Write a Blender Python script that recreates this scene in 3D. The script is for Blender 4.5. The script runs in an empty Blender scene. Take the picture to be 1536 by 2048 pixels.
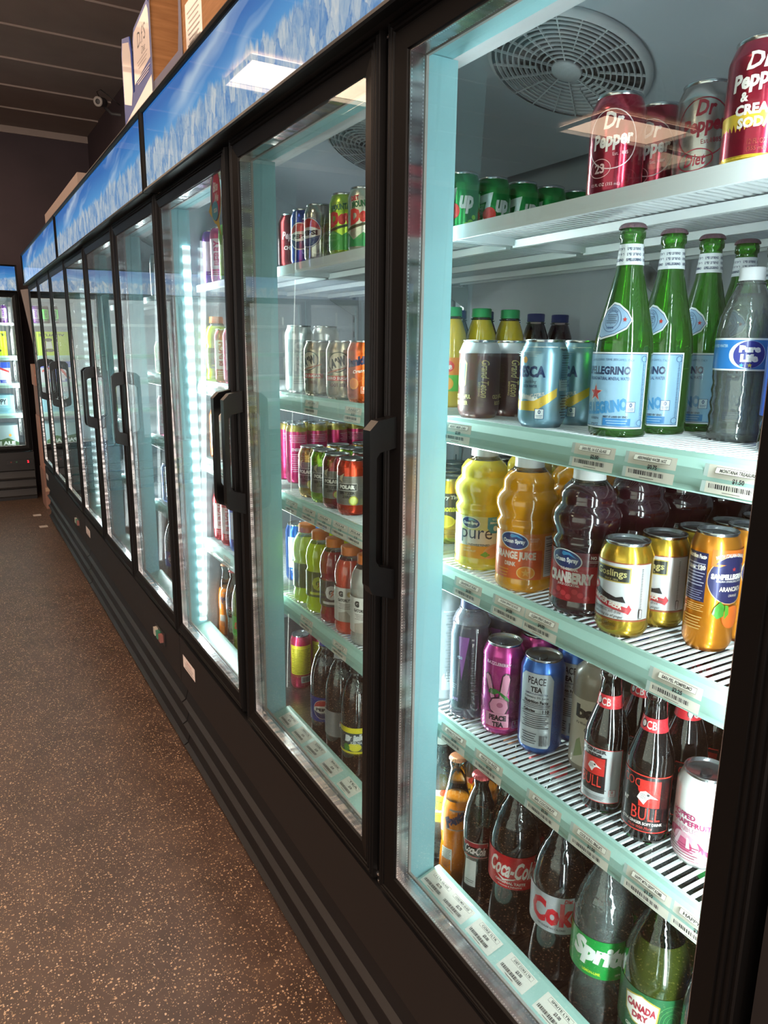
import bpy, bmesh, math, random
from mathutils import Vector, Matrix
random.seed(7)
PI = math.pi
S = bpy.context.scene
COL = S.collection
ZB = 0.5            # height of the lower edge of the door openings above the floor
# ------------------------------------------------------------------ camera
CAM = Vector((-0.5775, 0.0, 0.9048 + ZB))
def cam_axes(yaw, pitch, roll):
    cy, sy, cp, sp = math.cos(yaw), math.sin(yaw), math.cos(pitch), math.sin(pitch)
    f = Vector((sy*cp, cy*cp, sp)); r = Vector((cy, -sy, 0)); u = r.cross(f)
    c, s = math.cos(roll), math.sin(roll)
    return c*r + s*u, -s*r + c*u, f
r_, u_, f_ = cam_axes(0.5319, -0.2221, 0.0118)
cd = bpy.data.cameras.new('camera'); cam = bpy.data.objects.new('camera', cd); COL.objects.link(cam)
cam.matrix_world = Matrix(((r_.x, u_.x, -f_.x, CAM.x), (r_.y, u_.y, -f_.y, CAM.y), (r_.z, u_.z, -f_.z, CAM.z), (0, 0, 0, 1)))
cd.sensor_fit = 'HORIZONTAL'; cd.sensor_width = 36; cd.lens = 1450.8/1536*36
cd.clip_start = 0.02; cd.clip_end = 60
S.camera = cam
# ------------------------------------------------------------------ world, colour
w = bpy.data.worlds.new('world'); S.world = w; w.use_nodes = True
w.node_tree.nodes['Background'].inputs[0].default_value = (1.0, 0.86, 0.76, 1)
w.node_tree.nodes['Background'].inputs[1].default_value = 3.4
S.view_settings.view_transform = 'Standard'; S.view_settings.look = 'None'
S.view_settings.exposure = 0.0; S.view_settings.gamma = 1; S.view_settings.use_curve_mapping = False
LED_W = 6.0          # watts of one door light strip
TROFFER = 9.0        # emission of the ceiling light panels
SIGN = 1.0
try:
    S.cycles.transparent_max_bounces = 32; S.cycles.max_bounces = 9; S.cycles.glossy_bounces = 5
    S.cycles.diffuse_bounces = 4; S.cycles.sample_clamp_indirect = 4; S.cycles.caustics_reflective = False
except Exception: pass

# ------------------------------------------------------------------ materials
def lin(h):
    h = h.lstrip('#'); o = []
    for i in (0, 2, 4):
        c = int(h[i:i+2], 16)/255
        o.append(c/12.92 if c <= .04045 else ((c+.055)/1.055)**2.4)
    return (*o, 1)
_M = {}
def mat(col, rough=.5, metal=0., coat=0., name=None, spec=.5):
    k = (col, rough, metal, coat, spec)
    if k in _M: return _M[k]
    m = bpy.data.materials.new(name or ('finish_' + col.strip('#'))); m.use_nodes = True
    b = m.node_tree.nodes['Principled BSDF']
    b.inputs['Base Color'].default_value = lin(col); b.inputs['Roughness'].default_value = rough
    b.inputs['Metallic'].default_value = metal; b.inputs['Coat Weight'].default_value = coat
    b.inputs['Coat Roughness'].default_value = .05; b.inputs['Specular IOR Level'].default_value = spec
    _M[k] = m; return m
def emis(col, s, name='glow'):
    k = ('e', col, s)
    if k in _M: return _M[k]
    m = bpy.data.materials.new(name); m.use_nodes = True; nt = m.node_tree; nt.nodes.clear()
    e = nt.nodes.new('ShaderNodeEmission'); o = nt.nodes.new('ShaderNodeOutputMaterial')
    e.inputs[0].default_value = lin(col); e.inputs[1].default_value = s
    nt.links.new(e.outputs[0], o.inputs[0]); _M[k] = m; return m
def clear(tint, gain=1.0, rough=.02, ior=1.45, name='clear', bump=0.0, diff=0.0):
    """thin clear sheet: tinted transparency under a fresnel gloss (optionally a little milky)"""
    k = ('c', tint, gain, rough, ior, bump, diff)
    if k in _M: return _M[k]
    m = bpy.data.materials.new(name); m.use_nodes = True; nt = m.node_tree; nt.nodes.clear(); N = nt.nodes.new; L = nt.links.new
    o = N('ShaderNodeOutputMaterial'); t = N('ShaderNodeBsdfTransparent'); g = N('ShaderNodeBsdfGlossy'); f = N('ShaderNodeFresnel')
    mul = N('ShaderNodeMath'); mul.operation = 'MULTIPLY'; mul.use_clamp = True; mul.inputs[1].default_value = gain
    mx = N('ShaderNodeMixShader')
    t.inputs[0].default_value = lin(tint); g.inputs['Roughness'].default_value = rough; f.inputs[0].default_value = ior
    L(f.outputs[0], mul.inputs[0]); L(mul.outputs[0], mx.inputs[0])
    base = t.outputs[0]
    if diff > 0:
        d = N('ShaderNodeBsdfDiffuse'); d.inputs[0].default_value = lin(tint); m2 = N('ShaderNodeMixShader'); m2.inputs[0].default_value = diff
        L(t.outputs[0], m2.inputs[1]); L(d.outputs[0], m2.inputs[2]); base = m2.outputs[0]
    L(base, mx.inputs[1]); L(g.outputs[0], mx.inputs[2])
    if bump > 0:
        tc = N('ShaderNodeTexCoord'); nz = N('ShaderNodeTexNoise'); bp = N('ShaderNodeBump')
        nz.inputs['Scale'].default_value = 60; bp.inputs['Strength'].default_value = bump; bp.inputs['Distance'].default_value = .004
        L(tc.outputs['Object'], nz.inputs['Vector']); L(nz.outputs[0], bp.inputs['Height']); L(bp.outputs[0], g.inputs['Normal'])
    L(mx.outputs[0], o.inputs[0]); _M[k] = m; return m
class NT:
    """tiny node helper"""
    def __init__(s, name):
        s.m = bpy.data.materials.new(name); s.m.use_nodes = True; s.t = s.m.node_tree; s.b = s.t.nodes['Principled BSDF']
        tc = s.t.nodes.new('ShaderNodeTexCoord'); s.obj = tc.outputs['Object']; sp = s.t.nodes.new('ShaderNodeSeparateXYZ')
        s.L(s.obj, sp.inputs[0]); s.x, s.y, s.z = sp.outputs
    def L(s, a, b): s.t.links.new(a, b)
    def put(s, v, i):
        if hasattr(v, 'is_linked') or hasattr(v, 'links'): s.L(v, i)
        else: i.default_value = v
    def math(s, op, a, b=0., c=0., clamp=False):
        n = s.t.nodes.new('ShaderNodeMath'); n.operation = op; n.use_clamp = clamp
        s.put(a, n.inputs[0]); s.put(b, n.inputs[1]); s.put(c, n.inputs[2]); return n.outputs[0]
    def vec(s, x, y, z):
        n = s.t.nodes.new('ShaderNodeCombineXYZ'); s.put(x, n.inputs[0]); s.put(y, n.inputs[1]); s.put(z, n.inputs[2]); return n.outputs[0]
    def noise(s, v, sc, det=2., rough=.5):
        n = s.t.nodes.new('ShaderNodeTexNoise'); s.L(v, n.inputs['Vector']); n.inputs['Scale'].default_value = sc
        n.inputs['Detail'].default_value = det; n.inputs['Roughness'].default_value = rough; return n.outputs[0]
    def voro(s, v, sc, feat='F1', out='Distance', rnd=1.):
        n = s.t.nodes.new('ShaderNodeTexVoronoi'); n.feature = feat; s.L(v, n.inputs['Vector']); n.inputs['Scale'].default_value = sc
        n.inputs['Randomness'].default_value = rnd; return n.outputs[out]
    def ramp(s, f, stops):
        n = s.t.nodes.new('ShaderNodeValToRGB'); s.L(f, n.inputs[0]); e = n.color_ramp.elements
        while len(e) < len(stops): e.new(.5)
        for q, (p, c) in zip(e, stops): q.position = p; q.color = lin(c)
        return n.outputs[0]
    def mix(s, f, a, b):
        n = s.t.nodes.new('ShaderNodeMix'); n.data_type = 'RGBA'; s.put(f, n.inputs[0])
        for v, i in ((a, n.inputs[6]), (b, n.inputs[7])): s.put(lin(v) if isinstance(v, str) else v, i)
        return n.outputs[2]
    def bump(s, h, st=.3, d=.01):
        n = s.t.nodes.new('ShaderNodeBump'); s.L(h, n.inputs['Height']); n.inputs['Strength'].default_value = st; n.inputs['Distance'].default_value = d
        s.L(n.outputs[0], s.b.inputs['Normal'])

BLACK = mat('#0d0b0c', .5, 0, .0, 'black_powder_coat'); BLACKM = mat('#0b0a0a', .42, .0, .0, 'black_door_profile', .14)
BLACKP = mat('#070708', .30, 0, .0, 'black_handle_plastic', .25); DARK = mat('#050505', .8)
WHITEW = mat('#e8eef0', .35, 0, .2, 'white_shelf_wire'); MINT = mat('#a6dbe2', .35, 0, .1, 'mint_plastic')
MINTD = mat('#b4dcd0', .3, 0, .1, 'mint_strip_light'); ADDED_TROFFER = 24.0  # emission of unseen panels added to brighten the drink fronts
PAPER = mat('#f4ece0', .7, 0, 0, 'cream_paper'); INK = mat('#2a2625', .7)
SILV = mat('#c9c9c9', .22, 1., 0, 'bare_aluminium'); GREY = mat('#8c8f91', .5); GASK = mat('#b9b2ac', .4)
def make_spacer():
    n = NT('dotted_aluminium_spacer')
    dots = n.math('GREATER_THAN', n.math('SINE', n.math('MULTIPLY', n.math('ADD', n.z, n.y), 1300.)), 0.2)
    e1 = n.math('LESS_THAN', n.math('ABSOLUTE', n.math('SUBTRACT', n.x, .0065)), .0009)
    e2 = n.math('LESS_THAN', n.math('ABSOLUTE', n.math('SUBTRACT', n.x, .0255)), .0009)
    f = n.math('MULTIPLY', dots, n.math('ADD', e1, e2, clamp=True))
    streak = n.noise(n.vec(n.math('MULTIPLY', n.x, 20.), n.math('MULTIPLY', n.y, 14.), n.math('MULTIPLY', n.z, 14.)), 1.5, 2.)
    base = n.ramp(streak, [(.3, '#a9a9ac'), (.7, '#dcdcde')])
    n.L(n.mix(f, base, '#ffffff'), n.b.inputs['Base Color']); n.b.inputs['Metallic'].default_value = .85; n.b.inputs['Roughness'].default_value = .23
    wav = n.noise(n.vec(0., n.math('MULTIPLY', n.y, 30.), n.math('MULTIPLY', n.z, 30.)), 1., 1.)
    n.bump(wav, .25, .02); return n.m
SPACER = make_spacer()
def make_liner():
    n = NT('cooler_liner'); f = n.noise(n.obj, 2.2, 2.)
    n.L(n.ramp(f, [(.3, '#a9afb6'), (.7, '#bcc2c9')]), n.b.inputs['Base Color']); n.b.inputs['Roughness'].default_value = .42; return n.m
LINER = make_liner()
def make_deck():
    n = NT('steel_deck'); f = n.noise(n.vec(n.math('MULTIPLY', n.x, 4.), n.math('MULTIPLY', n.y, 60.), 0.), 4., 2.)
    n.L(n.ramp(f, [(.3, '#5d5957'), (.7, '#86807c')]), n.b.inputs['Base Color']); n.b.inputs['Metallic'].default_value = .8; n.b.inputs['Roughness'].default_value = .28; return n.m
DECK = make_deck()
def make_floor():
    n = NT('brown_flecked_floor')
    ov = n.t.nodes.new('ShaderNodeVectorMath'); ov.operation = 'ADD'; wn = n.t.nodes.new('ShaderNodeTexNoise'); n.L(n.obj, wn.inputs['Vector']); wn.inputs['Scale'].default_value = 300.
    sc_ = n.t.nodes.new('ShaderNodeVectorMath'); sc_.operation = 'SCALE'; n.L(wn.outputs['Color'], sc_.inputs[0]); sc_.inputs['Scale'].default_value = .006; n.L(n.obj, ov.inputs[0]); n.L(sc_.outputs[0], ov.inputs[1])
    d = n.voro(ov.outputs[0], 140.); c = n.voro(ov.outputs[0], 140., 'F1', 'Color')
    sp = n.t.nodes.new('ShaderNodeSeparateColor'); n.L(c, sp.inputs[0])
    pick = n.math('GREATER_THAN', sp.outputs[0], .40)
    size = n.math('MULTIPLY', sp.outputs[1], .30)
    fl = n.math('MULTIPLY', n.math('LESS_THAN', d, n.math('ADD', size, .10)), pick)
    d2 = n.voro(n.obj, 210.); c2 = n.voro(n.obj, 210., 'F1', 'Color'); sp2 = n.t.nodes.new('ShaderNodeSeparateColor'); n.L(c2, sp2.inputs[0])
    fl2 = n.math('MULTIPLY', n.math('LESS_THAN', d2, .30), n.math('GREATER_THAN', sp2.outputs[0], .60))
    base = n.ramp(n.noise(n.obj, 7., 6., .7), [(.25, '#382a22'), (.5, '#493830'), (.78, '#5b483c')])
    fc = n.ramp(sp.outputs[2], [(0., '#947256'), (.5, '#c4a484'), (1., '#eee0c8')])
    c1 = n.mix(fl2, base, '#947a5c'); n.L(n.mix(fl, c1, fc), n.b.inputs['Base Color'])
    n.b.inputs['Roughness'].default_value = .42; n.bump(n.noise(n.obj, 160., 3.), .25, .002); return n.m
def make_wall(name, a, b, sc=3.):
    n = NT(name); n.L(n.ramp(n.noise(n.obj, sc, 4.), [(.3, a), (.7, b)]), n.b.inputs['Base Color']); n.b.inputs['Roughness'].default_value = .7
    n.bump(n.noise(n.obj, 120., 2.), .1, .002); return n.m
def make_card():
    n = NT('brown_cardboard'); f = n.noise(n.vec(n.math('MULTIPLY', n.x, 3.), n.math('MULTIPLY', n.y, 3.), n.math('MULTIPLY', n.z, 40.)), 3., 3.)
    n.L(n.ramp(f, [(.3, '#8f6238'), (.7, '#a8774a')]), n.b.inputs['Base Color']); n.b.inputs['Roughness'].default_value = .8; return n.m
CARD = make_card()
def make_sign():
    """backlit header picture: blue sky with drifting white cloud over a bank of crushed ice"""
    n = NT('backlit_ice_sign'); Z = n.math('DIVIDE', n.math('SUBTRACT', n.z, 1.357+ZB), .20)
    wob = n.noise(n.vec(n.math('MULTIPLY', n.y, 1.3), 0., 0.), 2., 3.)
    sky = n.ramp(n.math('ADD', Z, n.math('MULTIPLY', wob, .25)), [(.2, '#86c4ec'), (.65, '#4f9fe0'), (1., '#2b74c4')])
    warp = n.math('MULTIPLY', n.noise(n.vec(n.math('MULTIPLY', n.y, 2.), Z, 0.), 2., 2.), .5)
    across = n.math('ADD', n.math('SUBTRACT', Z, n.math('MULTIPLY', n.y, -.95)), warp); along = n.math('ADD', n.y, n.math('MULTIPLY', Z, -.3))
    cl = n.noise(n.vec(n.math('MULTIPLY', along, .55), n.math('MULTIPLY', across, 1.5), 0.), 1.5, 2.5, .5)
    cm = n.math('MULTIPLY', n.math('SUBTRACT', cl, .49), 4.2, clamp=True)
    sky = n.mix(n.math('MULTIPLY', cm, .85), sky, '#d4ebfa')
    # jagged ice bank
    top = n.math('ADD', n.math('MULTIPLY', n.noise(n.vec(n.y, 0., 0.), 16., 3., .7), .55), .13)
    top = n.math('ADD', top, n.math('MULTIPLY', n.noise(n.vec(n.y, 0., 0.), 3., 1.), .22))
    ice_m = n.math('MULTIPLY', n.math('SUBTRACT', top, Z), 14., clamp=True)
    wv = n.t.nodes.new('ShaderNodeVectorMath'); wv.operation = 'ADD'
    pos = n.vec(n.math('MULTIPLY', n.y, 26.), n.math('MULTIPLY', Z, 2.4), 0.)
    nn = n.t.nodes.new('ShaderNodeTexNoise'); n.L(pos, nn.inputs['Vector']); nn.inputs['Scale'].default_value = 1.1; nn.inputs['Detail'].default_value = 5
    n.L(pos, wv.inputs[0]); n.L(nn.outputs['Color'], wv.inputs[1])
    cell = n.voro(wv.outputs[0], 1.5, 'F1', 'Color'); sc = n.t.nodes.new('ShaderNodeSeparateColor'); n.L(cell, sc.inputs[0])
    edge = n.voro(wv.outputs[0], 1.5, 'DISTANCE_TO_EDGE')
    fine = n.noise(wv.outputs[0], 3., 4., .6)
    v = n.math('ADD', n.math('MULTIPLY', sc.outputs[0], .38), n.math('MULTIPLY', fine, .72))
    ice = n.ramp(v, [(.12, '#2f74c0'), (.35, '#6d9fd2'), (.55, '#a9c3da'), (.75, '#cfdbe2'), (.95, '#f2efe6')])
    ice = n.mix(n.math('MULTIPLY', n.math('SUBTRACT', .05, edge), 8., clamp=True), ice, '#3c7cc4')
    col = n.mix(ice_m, sky, ice)
    n.L(col, n.b.inputs['Emission Color']); n.b.inputs['Emission Strength'].default_value = SIGN*.75
    n.b.inputs['Base Color'].default_value = (.02, .02, .02, 1); n.b.inputs['Roughness'].default_value = .02; return n.m
SIGNM = make_sign()
def make_led():
    n = NT('led_strip_light'); d = n.math('POWER', n.math('ABSOLUTE', n.math('SINE', n.math('MULTIPLY', n.z, PI/.040))), 4.)
    n.b.inputs['Base Color'].default_value = (.8, .9, .9, 1)
    n.b.inputs['Emission Color'].default_value = lin('#e6fbff'); n.L(n.math('ADD', n.math('MULTIPLY', d, 8.), 1.2), n.b.inputs['Emission Strength']); return n.m
LED = make_led()
PANE = clear('#f2faf8', 1.7, .0, 1.45, 'door_glass')

# ------------------------------------------------------------------ mesh helpers
class MB:
    def __init__(s): s.v = []; s.f = []; s.m = []; s.sm = []; s.mats = []
    def mi(s, m):
        if m not in s.mats: s.mats.append(m)
        return s.mats.index(m)
    def add(s, vs, fs, m, smooth=False):
        o = len(s.v); s.v += [tuple(a) for a in vs]; i = s.mi(m)
        for f in fs: s.f.append([o+k for k in f]); s.m.append(i); s.sm.append(smooth)
        return s
    def box(s, x0, x1, y0, y1, z0, z1, m):
        vs = [(x, y, z) for x in (x0, x1) for y in (y0, y1) for z in (z0, z1)]
        return s.add(vs, [(0, 1, 3, 2), (4, 6, 7, 5), (0, 4, 5, 1), (2, 3, 7, 6), (0, 2, 6, 4), (1, 5, 7, 3)], m)
    def lathe(s, prof, m, seg=32, smooth=True, wave=None):
        """m: a material or a list of one material per profile segment"""
        n = len(prof); vs = []
        for r, z in prof:
            for k in range(seg):
                a = 2*PI*k/seg; q = r*(wave(a, z) if wave else 1); vs.append((q*math.cos(a), q*math.sin(a), z))
        for i in range(n-1):
            fs = [(i*seg+k, i*seg+(k+1) % seg, (i+1)*seg+(k+1) % seg, (i+1)*seg+k) for k in range(seg)]
            if prof[i][0] < 1e-6: fs = [(i*seg, (i+1)*seg+(k+1) % seg, (i+1)*seg+k) for k in range(seg)]
            if prof[i+1][0] < 1e-6: fs = [(i*seg+k, i*seg+(k+1) % seg, (i+1)*seg) for k in range(seg)]
            if i == 0: base = len(s.v); s.v += vs
            mm = m[i] if isinstance(m, list) else m; ix = s.mi(mm)
            for f in fs: s.f.append([base+k for k in f]); s.m.append(ix); s.sm.append(smooth)
        return s
    def tube(s, pts, r, m, seg=8):
        vs = []; P = [Vector(p) for p in pts]; n = len(P)
        for i, p in enumerate(P):
            t = (P[min(i+1, n-1)] - P[max(i-1, 0)]).normalized(); a = Vector((0, 0, 1)) if abs(t.z) < .9 else Vector((1, 0, 0))
            u = t.cross(a).normalized(); v = t.cross(u)
            for k in range(seg): g = 2*PI*k/seg; vs.append(p + r*(math.cos(g)*u + math.sin(g)*v))
        fs = [(i*seg+k, i*seg+(k+1) % seg, (i+1)*seg+(k+1) % seg, (i+1)*seg+k) for i in range(n-1) for k in range(seg)]
        fs += [tuple(range(seg)), tuple(range((n-1)*seg, n*seg))[::-1]]
        return s.add(vs, fs, m, True)
    def extrude_y(s, sec, y0, y1, m):
        n = len(sec); vs = [(x, y0, z) for x, z in sec] + [(x, y1, z) for x, z in sec]
        return s.add(vs, [(i, (i+1) % n, n+(i+1) % n, n+i) for i in range(n)] + [tuple(range(n))[::-1], tuple(range(n, 2*n))], m)
    def ring(s, y0, y1, z0, z1, sec, m, closed=True):
        """mitred frame round an opening; sec = [(t outward, x)]"""
        n = len(sec); vs = []
        for (yy, zz, sy, sz) in ((y0, z0, -1, -1), (y1, z0, 1, -1), (y1, z1, 1, 1), (y0, z1, -1, 1)):
            vs += [(x, yy+sy*t, zz+sz*t) for t, x in sec]
        fs = []
        for c in range(4):
            d = (c+1) % 4
            for i in range(n if closed else n-1): fs.append((c*n+i, c*n+(i+1) % n, d*n+(i+1) % n, d*n+i))
        return s.add(vs, fs, m)
    def build(s, name, parent=None, loc=None):
        me = bpy.data.meshes.new(name); me.from_pydata(s.v, [], s.f)
        for m in s.mats: me.materials.append(m)
        me.polygons.foreach_set('material_index', s.m); me.polygons.foreach_set('use_smooth', s.sm)
        me.update(); o = bpy.data.objects.new(name, me); COL.objects.link(o)
        if parent: o.parent = parent
        if loc: o.location = loc
        return o
def tag(o, label=None, cat=None, group=None, kind=None):
    if label: o['label'] = label
    if cat: o['category'] = cat
    if group: o['group'] = group
    if kind: o['kind'] = kind
    return o
def empty(name, loc=(0, 0, 0), rz=0.):
    o = bpy.data.objects.new(name, None); COL.objects.link(o); o.location = loc; o.rotation_euler = (0, 0, rz); o.empty_display_size = .05; return o
KIDS = {}
def register(o):
    KIDS[o.name] = [c for c in COL.objects if c.parent == o]
    for c in KIDS[o.name]: register(c)
def copy_tree(o, parent=None):
    """a thing, its parts and their sub-parts"""
    c = o.copy(); COL.objects.link(c)
    if parent: c.parent = parent
    for ch in KIDS.get(o.name, []): copy_tree(ch, c)
    return c
# ------------------------------------------------------------------ printed marks (text and shapes as thin geometry)
_T = {}
def text_mesh(s, bold=0., shear=0.):
    k = (s, bold, shear)
    if k in _T: return _T[k]
    cu = bpy.data.curves.new('t', 'FONT'); cu.body = s; cu.size = 1; cu.offset = bold; cu.shear = shear; cu.resolution_u = 2; cu.fill_mode = 'FRONT'
    o = bpy.data.objects.new('t', cu); me = o.to_mesh()
    vs = [(v.co.x, v.co.y) for v in me.vertices]; fs = [tuple(p.vertices) for p in me.polygons]
    o.to_mesh_clear(); bpy.data.objects.remove(o); bpy.data.curves.remove(cu)
    if vs:
        x0 = min(v[0] for v in vs); x1 = max(v[0] for v in vs); y0 = min(v[1] for v in vs); y1 = max(v[1] for v in vs)
        vs = [((x-(x0+x1)/2)/max(x1-x0, 1e-6), (y-(y0+y1)/2)/max(y1-y0, 1e-6)) for x, y in vs]
    _T[k] = (vs, fs); return _T[k]
def shape2d(op):
    k = op[0]
    if k == 'r': _, a, b, c, d, col = op; return [(a, c), (b, c), (b, d), (a, d)], [(0, 1, 2, 3)], col
    if k == 'p': return list(op[1]), [tuple(range(len(op[1])))], op[2]
    if k == 'e':
        _, uc, vc, ru, rv, col = op[:6]; rot = op[6] if len(op) > 6 else 0; n = 28
        pts = [(ru*math.cos(2*PI*i/n), rv*math.sin(2*PI*i/n)) for i in range(n)]
        pts = [(uc+x*math.cos(rot)-y*math.sin(rot), vc+x*math.sin(rot)+y*math.cos(rot)) for x, y in pts]
        return pts, [tuple(range(n))], col
    if k == 'o':
        _, uc, vc, ru, rv, th, col = op[:7]; rot = op[7] if len(op) > 7 else 0; n = 32; pts = []
        for q in (0, th):
            for i in range(n):
                x, y = (ru-q)*math.cos(2*PI*i/n), (rv-q)*math.sin(2*PI*i/n); pts.append((uc+x*math.cos(rot)-y*math.sin(rot), vc+x*math.sin(rot)+y*math.cos(rot)))
        return pts, [(i, (i+1) % n, n+(i+1) % n, n+i) for i in range(n)], col
    if k == 't':
        _, s, uc, vc, wd, ht, col = op[:7]; o = op[7] if len(op) > 7 else {}
        vs, fs = text_mesh(s, o.get('b', .0), o.get('s', 0.)); rot = o.get('rot', 0.); arc = o.get('arc', 0.)
        c, sn = math.cos(rot), math.sin(rot); out = []
        for x, y in vs:
            X, Y = x*wd, y*ht + arc*(1-4*x*x); out.append((uc+X*c-Y*sn, vc+X*sn+Y*c))
        return out, fs, col
    if k == 'star':
        _, uc, vc, r, col = op; pts = []
        for i in range(10):
            q = r if i % 2 == 0 else r*.4; a = PI/2+i*PI/5; pts.append((uc+q*math.cos(a), vc+q*math.sin(a)))
        return [(uc, vc)]+pts, [(0, 1+i, 1+(i+1) % 10) for i in range(10)], col
def expand(ops):
    out = []
    for op in ops:
        k = op[0]
        if k == 'nf':           # nutrition panel
            _, u, v, wd, ht, bg, fg = op; out.append(('r', u-wd/2, u+wd/2, v-ht/2, v+ht/2, bg))
            out.append(('t', 'Nutrition Facts', u, v+ht*.44, wd*.86, ht*.06, fg, {'b': .03}))
            y = v+ht*.36; i = 0
            while y > v-ht*.44:
                tk = ht*(.016 if i in (1, 4) else .007)
                out.append(('r', u-wd*.43, u+wd*(.43 if i % 3 else .2), y-tk/2, y+tk/2, fg)); y -= ht*.055; i += 1
            out.append(('t', 'Calories', u-wd*.14, v+ht*.26, wd*.5, ht*.055, fg, {'b': .03}))
        elif k == 'lines':      # small unreadable copy
            _, u, v, wd, ht, n, fg = op
            for i in range(n):
                y = v+ht/2-ht*(i+.5)/n; q = wd*(.5-.12*((i*7) % 3)/2); out.append(('r', u-q, u+q, y-ht/n*.16, y+ht/n*.16, fg))
        elif k == 'bars':
            _, u, v, wd, ht, fg = op; x = u-wd/2; rr = random.Random(int(wd*1e5)+3)
            while x < u+wd/2:
                b = rr.choice((.0006, .0012, .0018))*wd/.05; out.append(('r', x, min(x+b, u+wd/2), v-ht/2, v+ht/2, fg)); x += b+rr.choice((.0007, .0012))*wd/.05
        elif k == 'badge':      # small calorie badge
            _, u, v, q, fg, bg = op; out += [('r', u-q, u+q, v-q*1.1, v+q*1.1, fg), ('r', u-q*.88, u+q*.88, v-q*1., v+q*1., bg), ('t', '0', u, v+q*.4, q*.6, q*.9, fg, {'b': .03}), ('lines', u, v-q*.5, q*1.4, q*.6, 2, fg)]
            out = expand(out)
        else: out.append(op)
    return out
def prints(ops, fn, name, parent, step=.0045, rough=.35, metal=0., coat=.2, eps=.00022):
    """ops drawn in (u, v) and laid on a surface by fn(u, v, lift)"""
    bm = bmesh.new(); mats = []
    for li, op in enumerate(expand(ops)):
        vs, fs, col = shape2d(op)
        if not vs or not fs: continue
        m = col if not isinstance(col, str) else mat(col, rough, metal, coat)
        if m not in mats: mats.append(m)
        mi = mats.index(m); z = li+1
        bv = [bm.verts.new((x, y, z)) for x, y in vs]
        for f in fs:
            if len(set(f)) < 3: continue
            try: q = bm.faces.new([bv[i] for i in f]); q.material_index = mi; q.smooth = True
            except ValueError: pass
    if step and bm.verts:
        u0 = min(v.co.x for v in bm.verts); u1 = max(v.co.x for v in bm.verts)
        k = math.floor(u0/step)+1
        while k*step < u1:
            bmesh.ops.bisect_plane(bm, geom=bm.verts[:]+bm.edges[:]+bm.faces[:], plane_co=(k*step, 0, 0), plane_no=(1, 0, 0), dist=1e-7); k += 1
    n = max(1, len(ops))
    for v in bm.verts: v.co = Vector(fn(v.co.x, v.co.y, eps*(1+v.co.z*.22)))
    me = bpy.data.meshes.new(name); bm.to_mesh(me); bm.free()
    for m in mats: me.materials.append(m)
    o = bpy.data.objects.new(name, me); COL.objects.link(o)
    if parent: o.parent = parent
    return o
def cyl_fn(prof, r0):
    P = sorted([(z, r) for r, z in prof])
    def R(v):
        if v <= P[0][0]: return P[0][1]
        for (z0, a), (z1, b) in zip(P, P[1:]):
            if v <= z1: return a if z1-z0 < 1e-9 else a+(b-a)*(v-z0)/(z1-z0)
        return P[-1][1]
    return lambda u, v, e: ((R(v)+e)*math.cos(u/r0), (R(v)+e)*math.sin(u/r0), v)

# ------------------------------------------------------------------ room
def structure(mb, name):
    o = mb.build(name); o['kind'] = 'structure'; return o
FLOOR = make_floor(); CEIL = make_wall('grey_brown_ceiling_board', '#9a8b82', '#a6978e'); WALL = make_wall('dark_brown_wall_paint', '#3a2f33', '#43363b')
XR, XL, YB, YF, ZC = .79, -7.5, 8.1, -3., 2.87+ZB
structure(MB().box(XL, XR, YF, YB, -.05, 0, FLOOR), 'floor')
c_ = MB()
ys = [YF + .0]
y = 8.14-.035; edges = []
while y > YF: edges.append(y); y -= .617
edges.append(YF)
for a, b in zip(edges[1:], edges[:-1]):      # lapped boards: each one's near edge hangs a little below the next
    vs = [(x, yy, zz) for x in (XL, XR) for yy, zz in ((a, ZC-.008), (b, ZC+.004), (b, ZC+.1), (a, ZC+.1))]
    c_.add(vs, [(0, 4, 5, 1), (1, 5, 6, 2), (2, 6, 7, 3), (3, 7, 4, 0), (0, 1, 2, 3), (7, 6, 5, 4)], CEIL)
structure(c_, 'ceiling')
structure(MB().box(XL, XR+.05, YB, YB+.1, 0, ZC+.2, WALL), 'wall_back')
structure(MB().box(XR, XR+.1, YF, YB, 0, ZC+.2, WALL), 'wall_right')
structure(MB().box(XL-.1, XL, 1.0, YB, 0, ZC+.2, make_wall('tan_wall_paint', '#806a5a', '#8c7464')), 'wall_left')
structure(MB().box(XL, XR, YB-.02, YB, ZC-.06, ZC-.0, CEIL), 'trim_1')
TROFM = emis('#ffd9b8', TROFFER, 'warm_light_panel'); TROF_ADDED = emis('#ffdcc0', ADDED_TROFFER, 'added_unseen_light_panel')
for i, (x, y) in enumerate([(-2.05, 5.50), (-5.15, 5.26), (-1.9, 1.2), (-5.2, 1.2), (-1.9, -1.6), (-1.0, -.4), (-.75, 2.5), (-.75, 4.5), (-.75, 6.5)]):  # first two show mirrored in the doors; the rest are unseen, added for brightness
    t = empty('ceiling_light', (x, y, ZC-.03), PI/2 if i > 5 else 0)
    MB().ring(-.29, .29, -.59, .59, [(0, 0), (.02, 0), (.02, .03), (0, .03)], WHITEW).build('light_frame', t).rotation_euler = (0, PI/2, 0)
    MB().box(-.59, .59, -.29, .29, .004, .012, TROFM if i < 2 or i > 5 else TROF_ADDED).build('diffuser', t)
    tag(t, ['recessed warm ceiling light panel mirrored in the second cooler door', 'recessed warm ceiling light panel mirrored in the nearest cooler door', 'added unseen light panel above the aisle beside the camera', 'added unseen light panel far across the shop floor', 'added unseen light panel behind the camera over the aisle', 'added unseen light panel almost above the camera', 'added unseen light panel over the aisle by the nearest cooler', 'added unseen light panel over the aisle by the middle cooler', 'added unseen light panel over the aisle by the farthest cooler'][i], 'ceiling light', 'ceiling light panels')

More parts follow.
